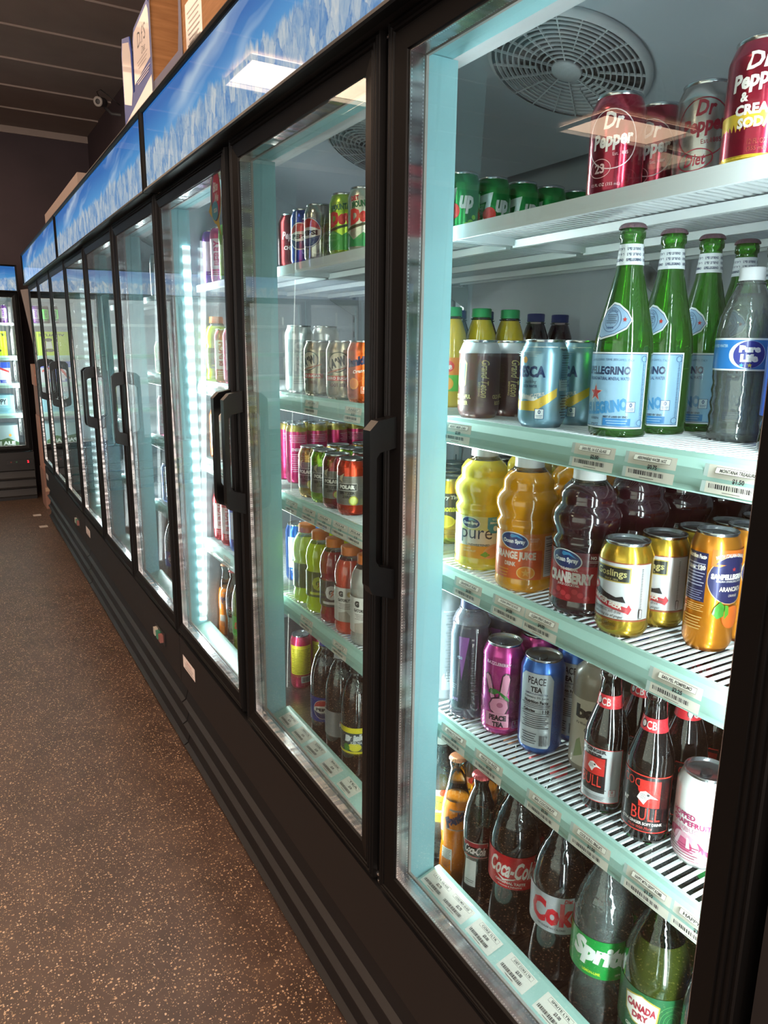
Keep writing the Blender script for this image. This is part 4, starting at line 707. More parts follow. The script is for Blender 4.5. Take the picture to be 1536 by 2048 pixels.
FG = [(.020, .002), (.0265, .0), (.0285, .006), (.0290, .022), (.0275, .050), (.0262, .075), (.0270, .095), (.0280, .115), (.0265, .140), (.0225, .165), (.0180, .190), (.0145, .212), (.0135, .225), (.0148, .228), (.0148, .238), (.0133, .240), (.0133, .246)]
rb = lambda a, z: 1+(.02*math.sin(z*900) if .012 < z < .09 else 0)
P['fanta'] = make_bottle('orange_soda_glass_bottle', FG, GLS, mat('#c0805c', .3, .5), [('p', [(-.016, .112), (.020, .112), (.022, .150), (-.010, .152)], '#b9a8a0'), ('e', .006, .126, .013, .012, '#f08c2c'), ('t', 'Fanta', .002, .134, .044, .020, '#2a3458', {'b': .08, 's': .2, 'rot': .55}), ('r', -.026, -.002, .030, .072, '#e0dad4'), ('lines', -.014, .052, .020, .036, 12, '#5a504c')], soda('#f58414'), .165, capr=.0145, capz=.240, capkind='crown', wave=rb)
P['glasscola'] = make_bottle('cola_glass_bottle', contour(.029, .246, .84), clear('#dfe8dc', 1.6, .01, 1.52, 'clear_glass_b'), mat('#b0484a', .3, .5), [('r', -.024, .022, .098, .128, '#e8d8d0'), ('r', -.0232, .0212, .0988, .1272, '#a01c28'), ('t', 'Coca-Cola', -.001, .113, .038, .016, '#f0e4e0', {'b': .03, 's': .35, 'rot': -.06}), ('r', -.022, .002, .040, .090, '#d8d4d0'), ('lines', -.010, .066, .020, .040, 12, '#5a504c')], soda('#1c100c'), .160, capr=.0145, capz=.240, capkind='crown')
# --- sports drinks
SP = [(.028, .002), (.033, .0), (.0355, .008), (.0355, .020), (.033, .034), (.0355, .044), (.0355, .100), (.0325, .108), (.0355, .118), (.0360, .135), (.0325, .155), (.0240, .172), (.0195, .176), (.0190, .192)]
def bolt(u, v, q, c): return [('p', [(u+q*.5, v+q), (u-q*.3, v+q*.05), (u+q*.05, v+q*.05), (u-q*.5, v-q), (u+q*.45, v-q*.0), (u+q*.1, v-q*.0)], c)]
def sport(liq, base, g, key): P[key] = make_bottle('sports_drink_bottle', SP, clear('#ffffff', 1.6, .04, 1.5, 'pet_f', .3), mat('#e07a1c', .4), [('r', -.11, .11, .040, .102, base), ('t', 'G', 0, .074, .026, .034, g, {'b': .09}), *bolt(.004, .072, .011, '#d85a20'), ('r', -.02, .02, .046, .052, g)], soda(liq), .168, capr=.0210, caph=.018, capz=.177, labelprof=[(.0359, 0), (.0359, .2)])
sport('#d6ee12', '#74783c', '#e4ec50', 'g_yel'); sport('#a01c28', '#5a4a4a', '#e8e0dc', 'g_red'); sport('#2c50b4', '#3a3e50', '#dce4f0', 'g_blue')
def lite(liq, key): P[key] = make_bottle('electrolyte_sports_bottle', SP, clear('#ffffff', 1.6, .04, 1.5, 'pet_g', .3), mat('#d8742a', .4), [('r', -.11, .11, .030, .108, '#d6d0c8'), ('p', [(.02, .108), (.05, .108), (.05, .03), (.036, .03)], '#c0603c'), ('t', 'G', -.014, .094, .012, .014, '#1c1a1a', {'b': .09}), ('e', .006, .094, .005, .006, '#b09040'), ('t', 'GATORLYTE', -.004, .080, .036, .007, '#2a2624', {'b': .05}), ('lines', -.004, .066, .03, .014, 4, '#6a5a54'), ('p', [(-.02, .03), (.02, .03), (.0, .055), (-.02, .05)], '#a89c90')], soda(liq), .168, capr=.0210, caph=.018, capz=.177, labelprof=[(.0359, 0), (.0359, .2)])
lite('#d85038', 'g_pink'); lite('#9a968e', 'g_clear')
TP = [(.028, .003), (.033, .0), (.0365, .010), (.0355, .050), (.0360, .060), (.0365, .120), (.0360, .165), (.0330, .190), (.0230, .225), (.0150, .240), (.0132, .246), (.0132, .262)]
def tall(key, base, ops, liq, cap='#2a50b0'): P[key] = make_bottle('large_soda_bottle', TP, PETC, mat(cap, .4), [('r', -.11, .11, .062, .125, base)]+ops, soda(liq), .205, capr=.0150, caph=.012, wave=ptl, labelprof=[(.0368, 0), (.0368, .3)])
tall('p_pepsi', '#1c3490', globe(0, .094, .024), '#100908'); tall('p_diet', '#8f8f92', globe(.012, .094, .020), '#160d0b', '#b0b4b8')
tall('p_brisk', '#2a3c44', [('r', -.11, .11, .112, .125, '#e6d42c'), ('r', -.11, .11, .062, .067, '#e6d42c'), ('e', .0, .078, .016, .010, '#e6d83c'), ('e', -.02, .076, .008, .009, '#4a8a34'), ('t', 'Brisk', 0, .101, .050, .016, '#e4e8ea', {'b': .08, 's': .2, 'rot': .12}), ('t', 'ICED TEA', .004, .089, .026, .006, '#d8dce0', {'b': .04})], '#1c0d06', '#1c1c1c')
P['p_green'] = make_bottle('large_soda_bottle', TP, clear('#86c070', 1.6, .03, 1.5, 'pet_h', .3), mat('#2a9a40', .4), [('r', -.11, .11, .062, .125, '#3a9a2c'), ('t', 'Dew', 0, .094, .05, .022, '#cf2f30', {'b': .06, 's': .2})], soda('#6a8018'), .205, capr=.0150, caph=.012, labelprof=[(.0368, 0), (.0368, .3)])
P['p_clear'] = make_bottle('large_soda_bottle', TP, PET, mat('#c8ccd0', .4), [('r', -.11, .11, .062, .125, '#dfe6ea'), ('t', 'SODA', 0, .094, .05, .018, '#2f8a4c', {'b': .04})], clear('#dbe4e2', .7, .02, 1.33, 'water2', 0., .11), .205, capr=.0150, caph=.012, labelprof=[(.0368, 0), (.0368, .3)])
# --- plain coloured drinks for the farther doors
def tallcan(key, base, c2, txt): P[key] = make_can('tall_drink_can', base, [('r', -.03, .03, .04, .125, c2), ('t', txt, 0, .085, .07, .024, base, {'b': .05, 'rot': PI/2}), ('lines', .0, .028, .04, .016, 3, c2)], r=.0335, h=.158, rough=.3)
tallcan('t_purple', '#7a3f9a', '#d8c8e0', 'GRAPE'); tallcan('t_green', '#8ab83a', '#f0e8c8', 'LIME'); tallcan('t_orange', '#e87a22', '#f8e8d0', 'PEACH')
tallcan('t_pink', '#d83a7a', '#f4d8e4', 'BERRY'); tallcan('t_red', '#b81c28', '#f0e0dc', 'PUNCH'); tallcan('t_black', '#1c1c20', '#48c040', 'ENERGY'); tallcan('t_blue', '#2a6ac8', '#dce8f4', 'COOL'); tallcan('t_white', '#dcdcdc', '#b0b4b8', 'ZERO')

# ------------------------------------------------------------------ stocking the coolers
ORD = ['', 'second', 'third', 'fourth', 'fifth', 'sixth', 'seventh', 'eighth']
LEVEL = {'s1': 'top shelf', 's2': 'second shelf', 's3': 'third shelf', 's4': 'fourth shelf', 'deck': 'bottom deck'}
DOORN = ['nearest door', 'second door', 'third door', 'fourth door', 'fifth door', 'sixth door', 'seventh door', 'eighth door', 'ninth door']
USED = set()
def put(key, x, y, z, phi, label, cat, group=None):
    src = P[key]
    if key in USED: o = copy_tree(src)
    else: o = src; USED.add(key)
    o.location = (x, y, z); o.rotation_euler = (0, 0, phi)
    tag(o, label, cat, group); return o
def facing(x, y): return math.atan2(CAM.y-y, CAM.x-x)
def row(key, y, xs, lv, desc, where, cat, turn=0., group=None, start=0, dy=0., keys=None):
    for i, x in enumerate(xs):
        k = (keys[i] if keys else key); j = i+start
        lb = '%s at the front of %s' % (desc, where) if j == 0 else '%s, %s from the front, %s' % (desc, ORD[j], where)
        tt = turn if i == 0 else turn + random.uniform(-25, 25) if random.random() < .5 else turn+random.choice((0, 0, 8, -10, 60))
        put(k, x, y+dy*i, Z(lv, .0003), facing(x, y)+math.radians(tt), lb, cat, group or '%ss' % desc)
N1 = 'nearest door'
t_, s_, h_, f4, dk = (LEVEL[q] + ', ' + N1 for q in ('s1', 's2', 's3', 's4', 'deck'))
R = lambda a, n, d=.0700: [a+d*i for i in range(n)]
# nearest door, top shelf
row('lemonlime', 1.130, R(.172, 6, .0690), 's1', 'green lemon lime soda can', t_, 'can', 6)
row('pepper', .700, R(.163, 4, .072), 's1', 'maroon can with white script', t_, 'can', -12)
row('diet', .617, R(.219, 3), 's1', 'silver diet can with maroon script', t_, 'can', -4)
row('cherry', .548, [.248, .318], 's1', 'dark red can with pale script', t_, 'can', -6)
row('cream', .508, [.160, .385], 's1', 'red and yellow cream soda can', t_, 'can', -6)
# second shelf
row('smooth', 1.150, R(.172, 4), 's2', 'yellow juice bottle with green cap', s_, 'bottle', -20)
row('purple', 1.235, R(.245, 6), 's2', 'dark juice bottle with blue cap', s_, 'bottle', 0)
row('brown', .950, R(.157, 4), 's2', 'brown and gold root beer can', s_, 'can', 6)
row('fresca', .795, R(.152, 2, .073), 's2', 'pale blue citrus can, yellow wave', s_, 'can', -36)
row('fresca_o', .795, [.298, .371], 's2', 'pale blue citrus can, orange wave', s_, 'can', -34, start=2)
row('pell', .670, R(.171, 5, .0772), 's2', 'green glass mineral water bottle', s_, 'bottle', -24)
row('water', .563, R(.262, 3), 's2', 'clear water bottle with blue label', s_, 'bottle', -12)
row('blue', .462, R(.212, 3), 's2', 'blue tinted water bottle', s_, 'bottle', 0)
# third shelf
row('lemonadecan', 1.078, R(.196, 6), 's3', 'yellow lemonade can with black panel', h_, 'can', -8)
row('darkcan', 1.150, R(.170, 7), 's3', 'black soda can beside yellow lemonade', h_, 'can', 0)
row('darkcan', 1.222, R(.170, 7), 's3', 'dark soda can deep beside the post', h_, 'can', 0)
row('jpure', .925, R(.156, 4, .0965), 's3', 'pale yellow grapefruit juice bottle', h_, 'bottle', -7)
row('jorange', .806, R(.146, 5, .0965), 's3', 'orange juice drink bottle', h_, 'bottle', -18)
row('jcran', .690, R(.149, 5, .0965), 's3', 'dark red cranberry juice bottle', h_, 'bottle', -22)
row('ginger', .604, R(.134, 5, .070), 's3', 'gold and white ginger beer can', h_, 'can', -32)
row('aranciata', .520, R(.190, 5, .060), 's3', 'slim orange soda can, blue emblem', h_, 'can', 30)
# fourth shelf
row('gallon', 1.018, [.150, .236], 's4', 'cloudy ribbed bottle beside the post', f4, 'bottle', 0)
row('lyte', .932, R(.148, 4, .074), 's4', 'purple electrolyte bottle, black label', f4, 'bottle', -14)
row('teapink', .860, R(.162, 4, .074), 's4', 'magenta tea can with hand drawing', f4, 'can', -10)
row('teablue', .784, R(.178, 4, .074), 's4', 'blue tea can with grey panel', f4, 'can', -14)
row('bai', .706, R(.212, 3), 's4', 'beige coconut drink bottle', f4, 'bottle', -14)
row('bull_g', .628, R(.155, 4, .066), 's4', 'dark ginger beer bottle, grey label', f4, 'bottle', -18)
row('bull', .555, R(.157, 3, .066), 's4', 'dark ginger beer bottle, black label', f4, 'bottle', -12)
row('kombucha', .487, [.176], 's4', 'white kombucha can with pink fruit', f4, 'can', -22)
row('bull', .487, R(.245, 3, .066), 's4', 'dark bottle behind the white can', f4, 'bottle', 40)
# bottom deck
row('tonic', 1.012, [.150, .23], 'deck', 'clear tonic bottle with yellow label', dk, 'bottle', 10)
row('fanta', .938, R(.135, 3, .062), 'deck', 'orange soda glass bottle', dk, 'bottle', -8)
row('glasscola', .874, R(.138, 3, .062), 'deck', 'dark cola glass bottle', dk, 'bottle', -10)
row('coke', .802, R(.158, 3, .088), 'deck', 'cola bottle with red label', dk, 'bottle', -8)
row('dcoke', .697, R(.157, 3, .088), 'deck', 'cola bottle with silver label', dk, 'bottle', -8)
row('sprite', .609, R(.158, 3, .088), 'deck', 'clear bottle with green label', dk, 'bottle', -6)
row('dry', .519, R(.165, 3, .091), 'deck', 'olive ginger ale bottle', dk, 'bottle', -18)
row('big_water', .427, R(.170, 2, .091), 'deck', 'pale blue sparkling water bottle', dk, 'bottle', 0)
# second door
t_, s_, h_, f4, dk = (LEVEL[q] + ', second door' for q in ('s1', 's2', 's3', 's4', 'deck'))
row('cherry', 1.680, R(.150, 3), 's1', 'dark red can by the far post', t_, 'can', 0)
row('cola_blue', 1.605, R(.150, 3), 's1', 'blue cola can with round emblem', t_, 'can', -22)
row('cola_silver', 1.535, R(.152, 3), 's1', 'silver diet cola can', t_, 'can', -38)
row('dew', 1.402, R(.148, 3), 's1', 'green can with red lettering', t_, 'can', -12)
row('dietdew', 1.330, R(.153, 3), 's1', 'tan diet can, red lettering', t_, 'can', -4)
row('t_white', 1.648, R(.150, 2), 's2', 'tall white can by the post', s_, 'can', 0)
row('rootbeer', 1.532, R(.146, 4), 's2', 'tan root beer can beside white can', s_, 'can', -40)
row('rootbeer', 1.402, R(.139, 4), 's2', 'tan root beer can beside orange can', s_, 'can', -14)
row('orangecan', 1.305, R(.139, 4), 's2', 'orange soda can', s_, 'can', -20)
row('sel_gold', 1.580, R(.150, 3), 's3', 'grey seltzer can, gold shoulder', h_, 'can', -30)
row('sel_green', 1.510, R(.150, 3), 's3', 'grey seltzer can, lime green shoulder', h_, 'can', -16)
row('sel_plum', 1.440, R(.147, 3), 's3', 'grey seltzer can, plum shoulder', h_, 'can', -24)
row('sel_red', 1.366, R(.146, 3), 's3', 'grey seltzer can, orange red shoulder', h_, 'can', -20)
row('g_yel', 1.600, R(.143, 3, .078), 's4', 'neon yellow sports bottle by the post', f4, 'bottle', 40)
row('g_yel', 1.522, R(.143, 3, .078), 's4', 'neon yellow bottle beside red one', f4, 'bottle', -14)
row('g_red', 1.445, R(.143, 3, .078), 's4', 'dark red sports drink bottle', f4, 'bottle', -18)
row('g_pink', 1.368, R(.143, 3, .078), 's4', 'red electrolyte bottle, pale label', f4, 'bottle', -14)
row('g_clear', 1.292, R(.143, 3, .078), 's4', 'grey electrolyte bottle, pale label', f4, 'bottle', -14)
row('p_pepsi', 1.495, R(.140, 3, .079), 'deck', 'large cola bottle, blue label', dk, 'bottle', -10)
row('p_diet', 1.412, R(.140, 3, .079), 'deck', 'large cola bottle, grey label', dk, 'bottle', 8)
row('p_brisk', 1.330, R(.140, 3, .079), 'deck', 'iced tea bottle, lemon label', dk, 'bottle', -8)
row('yelltall', 1.600, R(.210, 3, .064), 'deck', 'slim red and yellow can', dk, 'can', 0)
# third door: what is seen past the second post and through its own glass
t_, s_, h_, f4, dk = (LEVEL[q] + ', third door' for q in ('s1', 's2', 's3', 's4', 'deck'))
row('pinkslim', 1.765, R(.190, 6, .060), 's3', 'slim pink can near the post', h_, 'can', 10)
row('pinkslim', 1.827, R(.190, 5, .060), 's3', 'slim pink can left of the others', h_, 'can', 30)
row('t_blue', 1.765, R(.190, 4), 's4', 'tall blue can near the post', f4, 'can', 0)
row('yelltall', 1.790, R(.205, 4, .064), 'deck', 'slim red and yellow can', dk, 'can', 0)
COLR = {'t_purple': 'tall purple can', 't_green': 'tall pale green can', 't_orange': 'tall orange can', 't_pink': 'tall pink can', 't_red': 'tall red can', 't_black': 'tall black can', 't_blue': 'tall blue can', 't_white': 'tall white can',
        'g_blue': 'blue sports drink bottle', 'g_yel': 'neon yellow sports bottle', 'g_red': 'dark red sports bottle', 'p_green': 'large green soda bottle', 'p_clear': 'large clear soda bottle', 'p_pepsi': 'large cola bottle', 'smooth': 'yellow juice bottle', 'purple': 'dark juice bottle',
        'glasscola': 'cola glass bottle', 'fanta': 'orange glass bottle', 'lemonadecan': 'yellow lemonade can', 'sel_red': 'red and grey can', 'water': 'clear water bottle', 'tonic': 'tonic bottle with yellow label', 'orangecan': 'short orange can', 'dew': 'short green can', 'cola_blue': 'short blue can', 'cola_silver': 'short silver can', 'p_brisk': 'iced tea bottle', 'g_pink': 'pale label sports bottle'}
PLAN = [ # per door from the third on: what stands on each level, far side first
 (2, {'s1': ['t_purple', 't_pink', 't_green', 't_orange'], 's2': ['g_yel', 't_red', 't_pink', 't_red', 'sel_red'], 's3': ['t_orange', 't_white', 't_red'], 's4': ['t_red', 't_red', 't_blue', 'g_blue'], 'deck': ['fanta', 'glasscola', 'p_green', 'p_clear']}),
 (3, {'s1': ['t_white', 't_pink', 't_red'], 's2': ['dew', 't_green', 'lemonadecan', 't_black'], 's3': ['t_pink', 't_pink', 't_orange', 't_black'], 's4': ['t_blue', 'tonic', 'smooth', 'g_yel'], 'deck': ['p_pepsi', 'lemonadecan', 't_white', 'p_clear', 't_red']}),
 (4, {'s1': ['t_green', 'lemonadecan', 't_white'], 's2': ['lemonadecan', 'dew', 'cola_silver', 't_green'], 's3': ['t_green', 't_green', 't_black'], 's4': ['g_blue', 't_blue', 't_blue', 't_white'], 'deck': ['p_pepsi', 't_blue', 'p_clear']}),
 (5, {'s1': ['t_white', 'cola_silver'], 's2': ['t_pink', 'sel_red', 't_red'], 's3': ['t_green', 'g_yel', 'g_yel'], 's4': ['t_blue', 'g_blue', 't_white'], 'deck': ['p_clear', 'p_green', 'water']}),
 (6, {'s1': ['t_white', 'orangecan'], 's2': ['sel_red', 't_red', 't_white'], 's3': ['t_black', 't_green'], 's4': ['t_white', 't_blue'], 'deck': ['p_green', 'p_clear']}),
 (7, {'s1': ['t_white', 't_green'], 's2': ['t_orange', 't_red'], 's3': ['t_blue', 't_white'], 's4': ['t_green', 'water'], 'deck': ['p_pepsi', 'p_clear']}),
 (8, {'s1': ['t_red', 't_white'], 's2': ['t_green', 't_green'], 's3': ['t_blue', 't_blue'], 's4': ['t_white', 't_blue'], 'deck': ['p_green', 'p_clear']})]
POSN = ['leftmost', 'second from left', 'third from left', 'fourth from left', 'fifth from left']
for k, lv in PLAN:
    yb = YA + (k//3)*UW + OP0 + PITCH*(k % 3)
    for L_, ks in lv.items():
        y = yb + OPW - (.03 if k % 3 == 2 else .02)
        for j, key in enumerate(ks):
            if k == 2 and y < 1.90: break
            w_ = .078 if P[key].name.split('.')[0].endswith('bottle') else .074
            x = .148; zz = Z(L_, .0003); is_b = w_ > .075
            put(key, x, y, zz, facing(x, y)+random.uniform(-.5, .3), '%s, %s on the %s, %s' % (COLR[key], POSN[j], LEVEL[L_], DOORN[k]), 'bottle' if is_b else 'can', 'drinks behind the %s' % DOORN[k])
            y -= w_+.006
for kk, o in P.items():
    if kk not in USED:
        for c in KIDS.get(o.name, []):
            for d in KIDS.get(c.name, []): bpy.data.objects.remove(d)
            bpy.data.objects.remove(c)
        bpy.data.objects.remove(o)
# cartons in the cooler at the back wall (front faces -y)
def carton(name, x0, x1, z0, h, y0, dp, base, ops, label):
    t = empty(name, ((x0+x1)/2, y0, z0)); wd = x1-x0
    MB().box(-wd/2, wd/2, 0, dp, 0, h, mat(base, .5)).build('carton_box', t)
    prints(ops(wd, h), lambda u, v, e: (u, -e, v), 'carton_print', t, step=0, eps=.0004, rough=.5); tag(t, label, 'carton', 'drink cartons in the back wall cooler'); return t
YFAR = 7.35+.125
carton('drink_carton', -.40, -.125, Z('s2', .0005), .215, YFAR, .30, '#b4cc1e', lambda w_, h: [('t', 'VITALITE', .02, h*.86, w_*.8, h*.1, '#2a3010', {'b': .04}), ('p', [(.02, h*.3), (.08, h*.3), (.07, h*.62), (.03, h*.62)], '#f0f0e8'), ('e', .05, h*.66, .03, .016, '#20240c'), ('e', .05, h*.22, .04, .014, '#20240c')], 'lime green drink carton on the back wall cooler second shelf')
carton('drink_carton', -.42, -.118, Z('s3', .0005), .19, YFAR, .30, '#d8d8e0', lambda w_, h: [('r', -w_/2, w_/2, h*.72, h, '#2a50b8'), ('r', .0, .05, h*.15, h*.9, '#3a68c8'), ('p', [(-.10, h*.2), (-.02, h*.75), (0, h*.7), (-.08, h*.12)], '#c83030'), ('p', [(.05, h*.7), (.07, h*.75), (.14, h*.6), (.14, h*.5)], '#c83030'), ('t', 'LITE', .02, h*.1, w_*.6, h*.14, '#2a50b8', {'b': .05})], 'white and blue drink carton with red stripes on the third shelf')
carton('drink_carton', -.40, -.112, Z('s4', .0005), .165, YFAR, .30, '#8cc4d4', lambda w_, h: [('r', -.06, .09, h*.45, h*.85, '#c4e0e8'), ('t', 'HOPPY', .015, h*.65, .13, h*.3, '#243a44', {'b': .04}), ('lines', 0, h*.2, w_*.8, h*.2, 3, '#3f8494')], 'pale aqua drink carton lettered HOPPY on the fourth shelf')
carton('drink_carton', -.40, -.105, Z('deck', .0005), .225, YFAR, .30, '#9cb4b8', lambda w_, h: [('p', [(-w_/2, h*.1), (w_/2, h*.1), (w_/2, h*.3), (.06, h*.5), (0, h*.42), (-w_/2, h*.55)], '#3a5a30'), ('e', .08, h*.6, .012, .012, '#e8a040'), ('t', 'PALE ALE', 0, h*.28, w_*.8, h*.16, '#e8ecea', {'b': .06}), ('r', -w_/2, w_/2, 0, h*.08, '#d8dce0')], 'grey green drink carton with trees on the bottom deck')
for j, x in enumerate((-.13, -.21, -.29)):
    o = copy_tree(P['t_black'] if j else P['t_purple']); o.location = (x, YFAR+.03, Z('s1', .0005)); o.rotation_euler = (0, 0, -PI/2)
    tag(o, 'tall can on the back wall cooler top shelf, %s from right' % ['first', 'second', 'third'][j], 'can', 'cans in the back wall cooler')

# ------------------------------------------------------------------ price tickets
def ticket(nm, pr, wd=.066, ht=.029):
    return [('r', -wd/2, wd/2, -ht/2, ht/2, '#fff8ea'), ('r', -wd*.36, wd*.40, ht*.22, ht*.44, '#6a645c'), ('r', -wd*.355, wd*.395, ht*.235, ht*.425, '#fff8ea'), ('t', nm, .001, ht*.33, wd*.60, ht*.12, '#3a3634', {'b': .03}),
            ('t', pr, .004, ht*.03, wd*.20, ht*.19, '#2a2626', {'b': .04}), ('bars', -.004, -ht*.24, wd*.74, ht*.17, '#3a3634'), ('lines', -.002, -ht*.42, wd*.3, ht*.08, 1, '#8a847c')]
def strip_fn(z):    # curved ticket channel of the shelf
    S_ = [(-.018, .0866), (-.009, .0862), (0, .0864), (.008, .0878), (.018, .0930)]
    def f(u, v, e):
        for (a, xa), (b, xb) in zip(S_, S_[1:]):
            if v <= b or b == S_[-1][0]: x = xa+(xb-xa)*(v-a)/(b-a); break
        return (x-e-.0006, -u, v)
    return f
TK = {'s2': [(.910, 'ROOT BEER CAN', '$2.00'), (.629, 'SAN PEL 16 OZ GLASS', '$2.00'), (.543, 'ARROWHEAD WATER 16OZ', '$0.75'), (.438, 'MONTANA TREASURE', '$1.50')],
      's3': [(.868, 'GRAPEFRUIT PURE', '$6.50'), (.770, 'OCEAN SPRAY OJ 32OZ', '$4.50'), (.702, 'OCEAN SPRAY CRAN 32', '$4.00'), (.481, 'SAN PEL POMPELMO', '$2.25')],
      's4': [(.892, 'PEDIALYTE GRAPE', '$3.50'), (.798, 'PEACE TEA RAZZ', '$1.25'), (.672, 'BAI COCONUT', '$2.50'), (.583, 'COCK N BULL SING BTL', '$1.50'), (.490, 'HAPPY MTN GRPFT KOMB', '$3.50'), (.420, 'HAPPY MTN', '$3.50')]}
TK2 = {'s2': [(1.447, 'A&W ZERO', '$1.25'), (1.255, 'SUNKIST', '$1.25')], 's3': [(1.566, 'POLAR', '$1.25'), (1.468, 'POLAR LIME', '$1.25'), (1.388, 'POLAR', '$1.25'), (1.312, 'POLAR', '$1.25'), (1.242, 'POLAR', '$1.25')], 's4': [(1.488, 'SPORTS', '$2.25'), (1.315, 'SPORTS', '$2.75')]}
def tickets(TT, door):
    for lv, L_ in TT.items():
        for j, (y, nm, pr) in enumerate(L_):
            o = prints([('r', -.038, -.033, -.0145, .0145, '#d8ece8')] + ticket(nm, pr), strip_fn(0), 'price_ticket', None, step=0, rough=.6, coat=0, eps=.00012)
            bm = bmesh.new(); bm.from_mesh(o.data); bm.to_mesh(o.data); bm.free()
            o.location = (0, y, Z(lv)-.0195)
            tag(o, 'cream ticket marked %s, %s from left, %s, %s' % (pr, ['first', 'second', 'third', 'fourth', 'fifth', 'sixth'][j], LEVEL[lv], door), 'price ticket', 'price tickets')
tickets(TK, 'nearest door'); tickets(TK2, 'second door')
ang = math.atan2(.013, .047)
def rail_fn(u, v, e): return (v*math.cos(ang)-e*math.sin(ang), -u, v*math.sin(ang)+e*math.cos(ang))
for TT, door in (([(.897, '1 LTR GLASS', '$2.75'), (.838, 'COKE MEX GLASS', '$2.75'), (.765, 'COKE 1LTR', '$3.00'), (.685, 'DIET COKE LTR', '$3.00'), (.603, 'SPRITE LTR', '$3.00'), (.52, 'GINGER ALE', '$3.00')], 'nearest door'),
                 ([(1.560, 'PEPSI', '$2.75'), (1.478, 'PEPSI LTR', '$3.00'), (1.402, 'DIET', '$3.00'), (1.318, 'BRISK', '$3.00'), (1.232, 'TEA', '$3.00')], 'second door')):
    for j, (y, nm, pr) in enumerate(TT):
        o = prints(ticket(nm, pr, .062, .032), rail_fn, 'price_ticket', None, step=0, rough=.6, coat=0, eps=.00012)
        o.location = (.068, y, -.0150+ZB); o.rotation_euler = (0, 0, random.uniform(-.03, .03))
        tag(o, 'cream ticket marked %s lying flat, %s from left, bottom rail, %s' % (pr, ['first', 'second', 'third', 'fourth', 'fifth', 'sixth'][j], door), 'price ticket', 'price tickets')
for k in range(2, 6):       # small tickets on the farther shelves
    yb = YA + (k//3)*UW + OP0 + PITCH*(k % 3)
    for lv in ('s2', 's3', 's4'):
        for j in range(2):
            o = prints(ticket('SODA', '$2.50'), strip_fn(0), 'price_ticket', None, step=0, rough=.6, coat=0, eps=.00012); o.location = (0, yb+OPW-.07-.16*j, Z(lv)-.0195)
            tag(o, 'cream ticket, %s from left on the %s, %s' % (['first', 'second'][j], LEVEL[lv], DOORN[k]), 'price ticket', 'price tickets')

# ------------------------------------------------------------------ sticker on the third door glass
st = [('e', 0, 0, .040, .062, '#d8b24a'), ('p', [(-.044, -.022), (-.020, -.05), (.0, -.062), (.032, -.092), (.018, -.050), (.030, -.030), (-.030, -.010)], '#d8b24a'), ('p', [(-.058, -.026), (-.030, -.044), (-.034, -.006)], '#d8b24a'), ('e', 0, .002, .036, .057, '#4a2450'), ('e', .004, .004, .029, .049, '#c83450'), ('e', -.008, -.030, .024, .022, '#4aa0b8'),
      ('t', 'Bite', .0, .022, .036, .022, '#f0ece8', {'b': .03, 's': .3}), ('t', 'Me', .006, -.002, .028, .020, '#f0ece8', {'b': .03, 's': .3}), ('t', 'SODA', -.004, -.030, .026, .010, '#f0ece8', {'b': .03})]
o = prints(st, flat_x(.0068), 'door_sticker', None, step=0, eps=.0001); o.location = (0, 1.800, 1.252+ZB)
tag(o, 'oval purple and yellow sticker with a speech tail on the third door glass', 'sticker')

# ------------------------------------------------------------------ boxes on top of the coolers
TOP = 1.5205+ZB; BLUE = mat('#24408c', .5); WHT = mat('#cfc4bc', .6)
# blue display carton with cut-out tabs
t = empty('display_carton', (.037, 2.657, TOP))
m = MB()
poly = [(-.206, 0), (.206, 0), (.206, .33), (.200, .375), (.18, .395), (-.01, .375), (-.03, .35), (-.036, .20), (-.058, .20), (-.062, .33), (-.08, .375), (-.185, .40), (-.206, .36)]
n_ = len(poly); m.add([(0, -u, v) for u, v in poly]+[(.004, -u, v) for u, v in poly], [tuple(range(n_)), tuple(range(n_, 2*n_))[::-1]]+[(i, n_+i, n_+(i+1) % n_, (i+1) % n_) for i in range(n_)], BLUE)
m.box(.004, .30, -.206, -.202, 0, .28, BLUE).box(.004, .30, .202, .206, 0, .25, BLUE).box(.296, .30, -.202, .202, 0, .30, BLUE)
m.build('carton_shell', t)
prints([('p', [(-.196, .20), (-.090, .17), (-.066, .21), (-.070, .32), (-.088, .36), (-.180, .385), (-.197, .35)], '#c9bdb8'), ('p', [(-.028, .215), (.192, .235), (.192, .33), (.187, .365), (.172, .382), (-.006, .362), (-.022, .34)], '#cfc2bb'), ('t', "D.f'S", .09, .325, .11, .045, '#3a3438', {'s': .1}), ('t', 'Diet', .11, .283, .05, .020, '#3a3438', {'s': .2}), ('lines', .09, .255, .14, .03, 3, '#9a8e8a'), ('lines', .09, .212, .19, .022, 3, '#d8d0cc'), ('p', [(-.20, .09), (.20, .13), (.20, .185), (-.20, .135)], '#c9bdb8'), ('bars', .06, .095, .12, .035, '#c9bdb8')], lambda u, v, e: (-e, -u, v), 'carton_print', t, step=0, eps=.0004, rough=.55)
tag(t, 'blue cut-out carton with white panels standing on the middle cooler', 'carton', 'boxes on top of the coolers')
t = empty('cardboard_box', (.037, 2.283, TOP))
m = MB(); GB = mat('#5d5c72', .6)
m.box(0, .30, -.165, -.161, 0, .50, CARD).box(0, .30, .161, .165, 0, .50, CARD).box(.296, .30, -.161, .161, 0, .50, CARD).box(.0, .296, -.161, .161, 0, .004, CARD)
m.box(0, .004, -.161, .161, 0, .16, GB)
m.build('carton_shell', t)
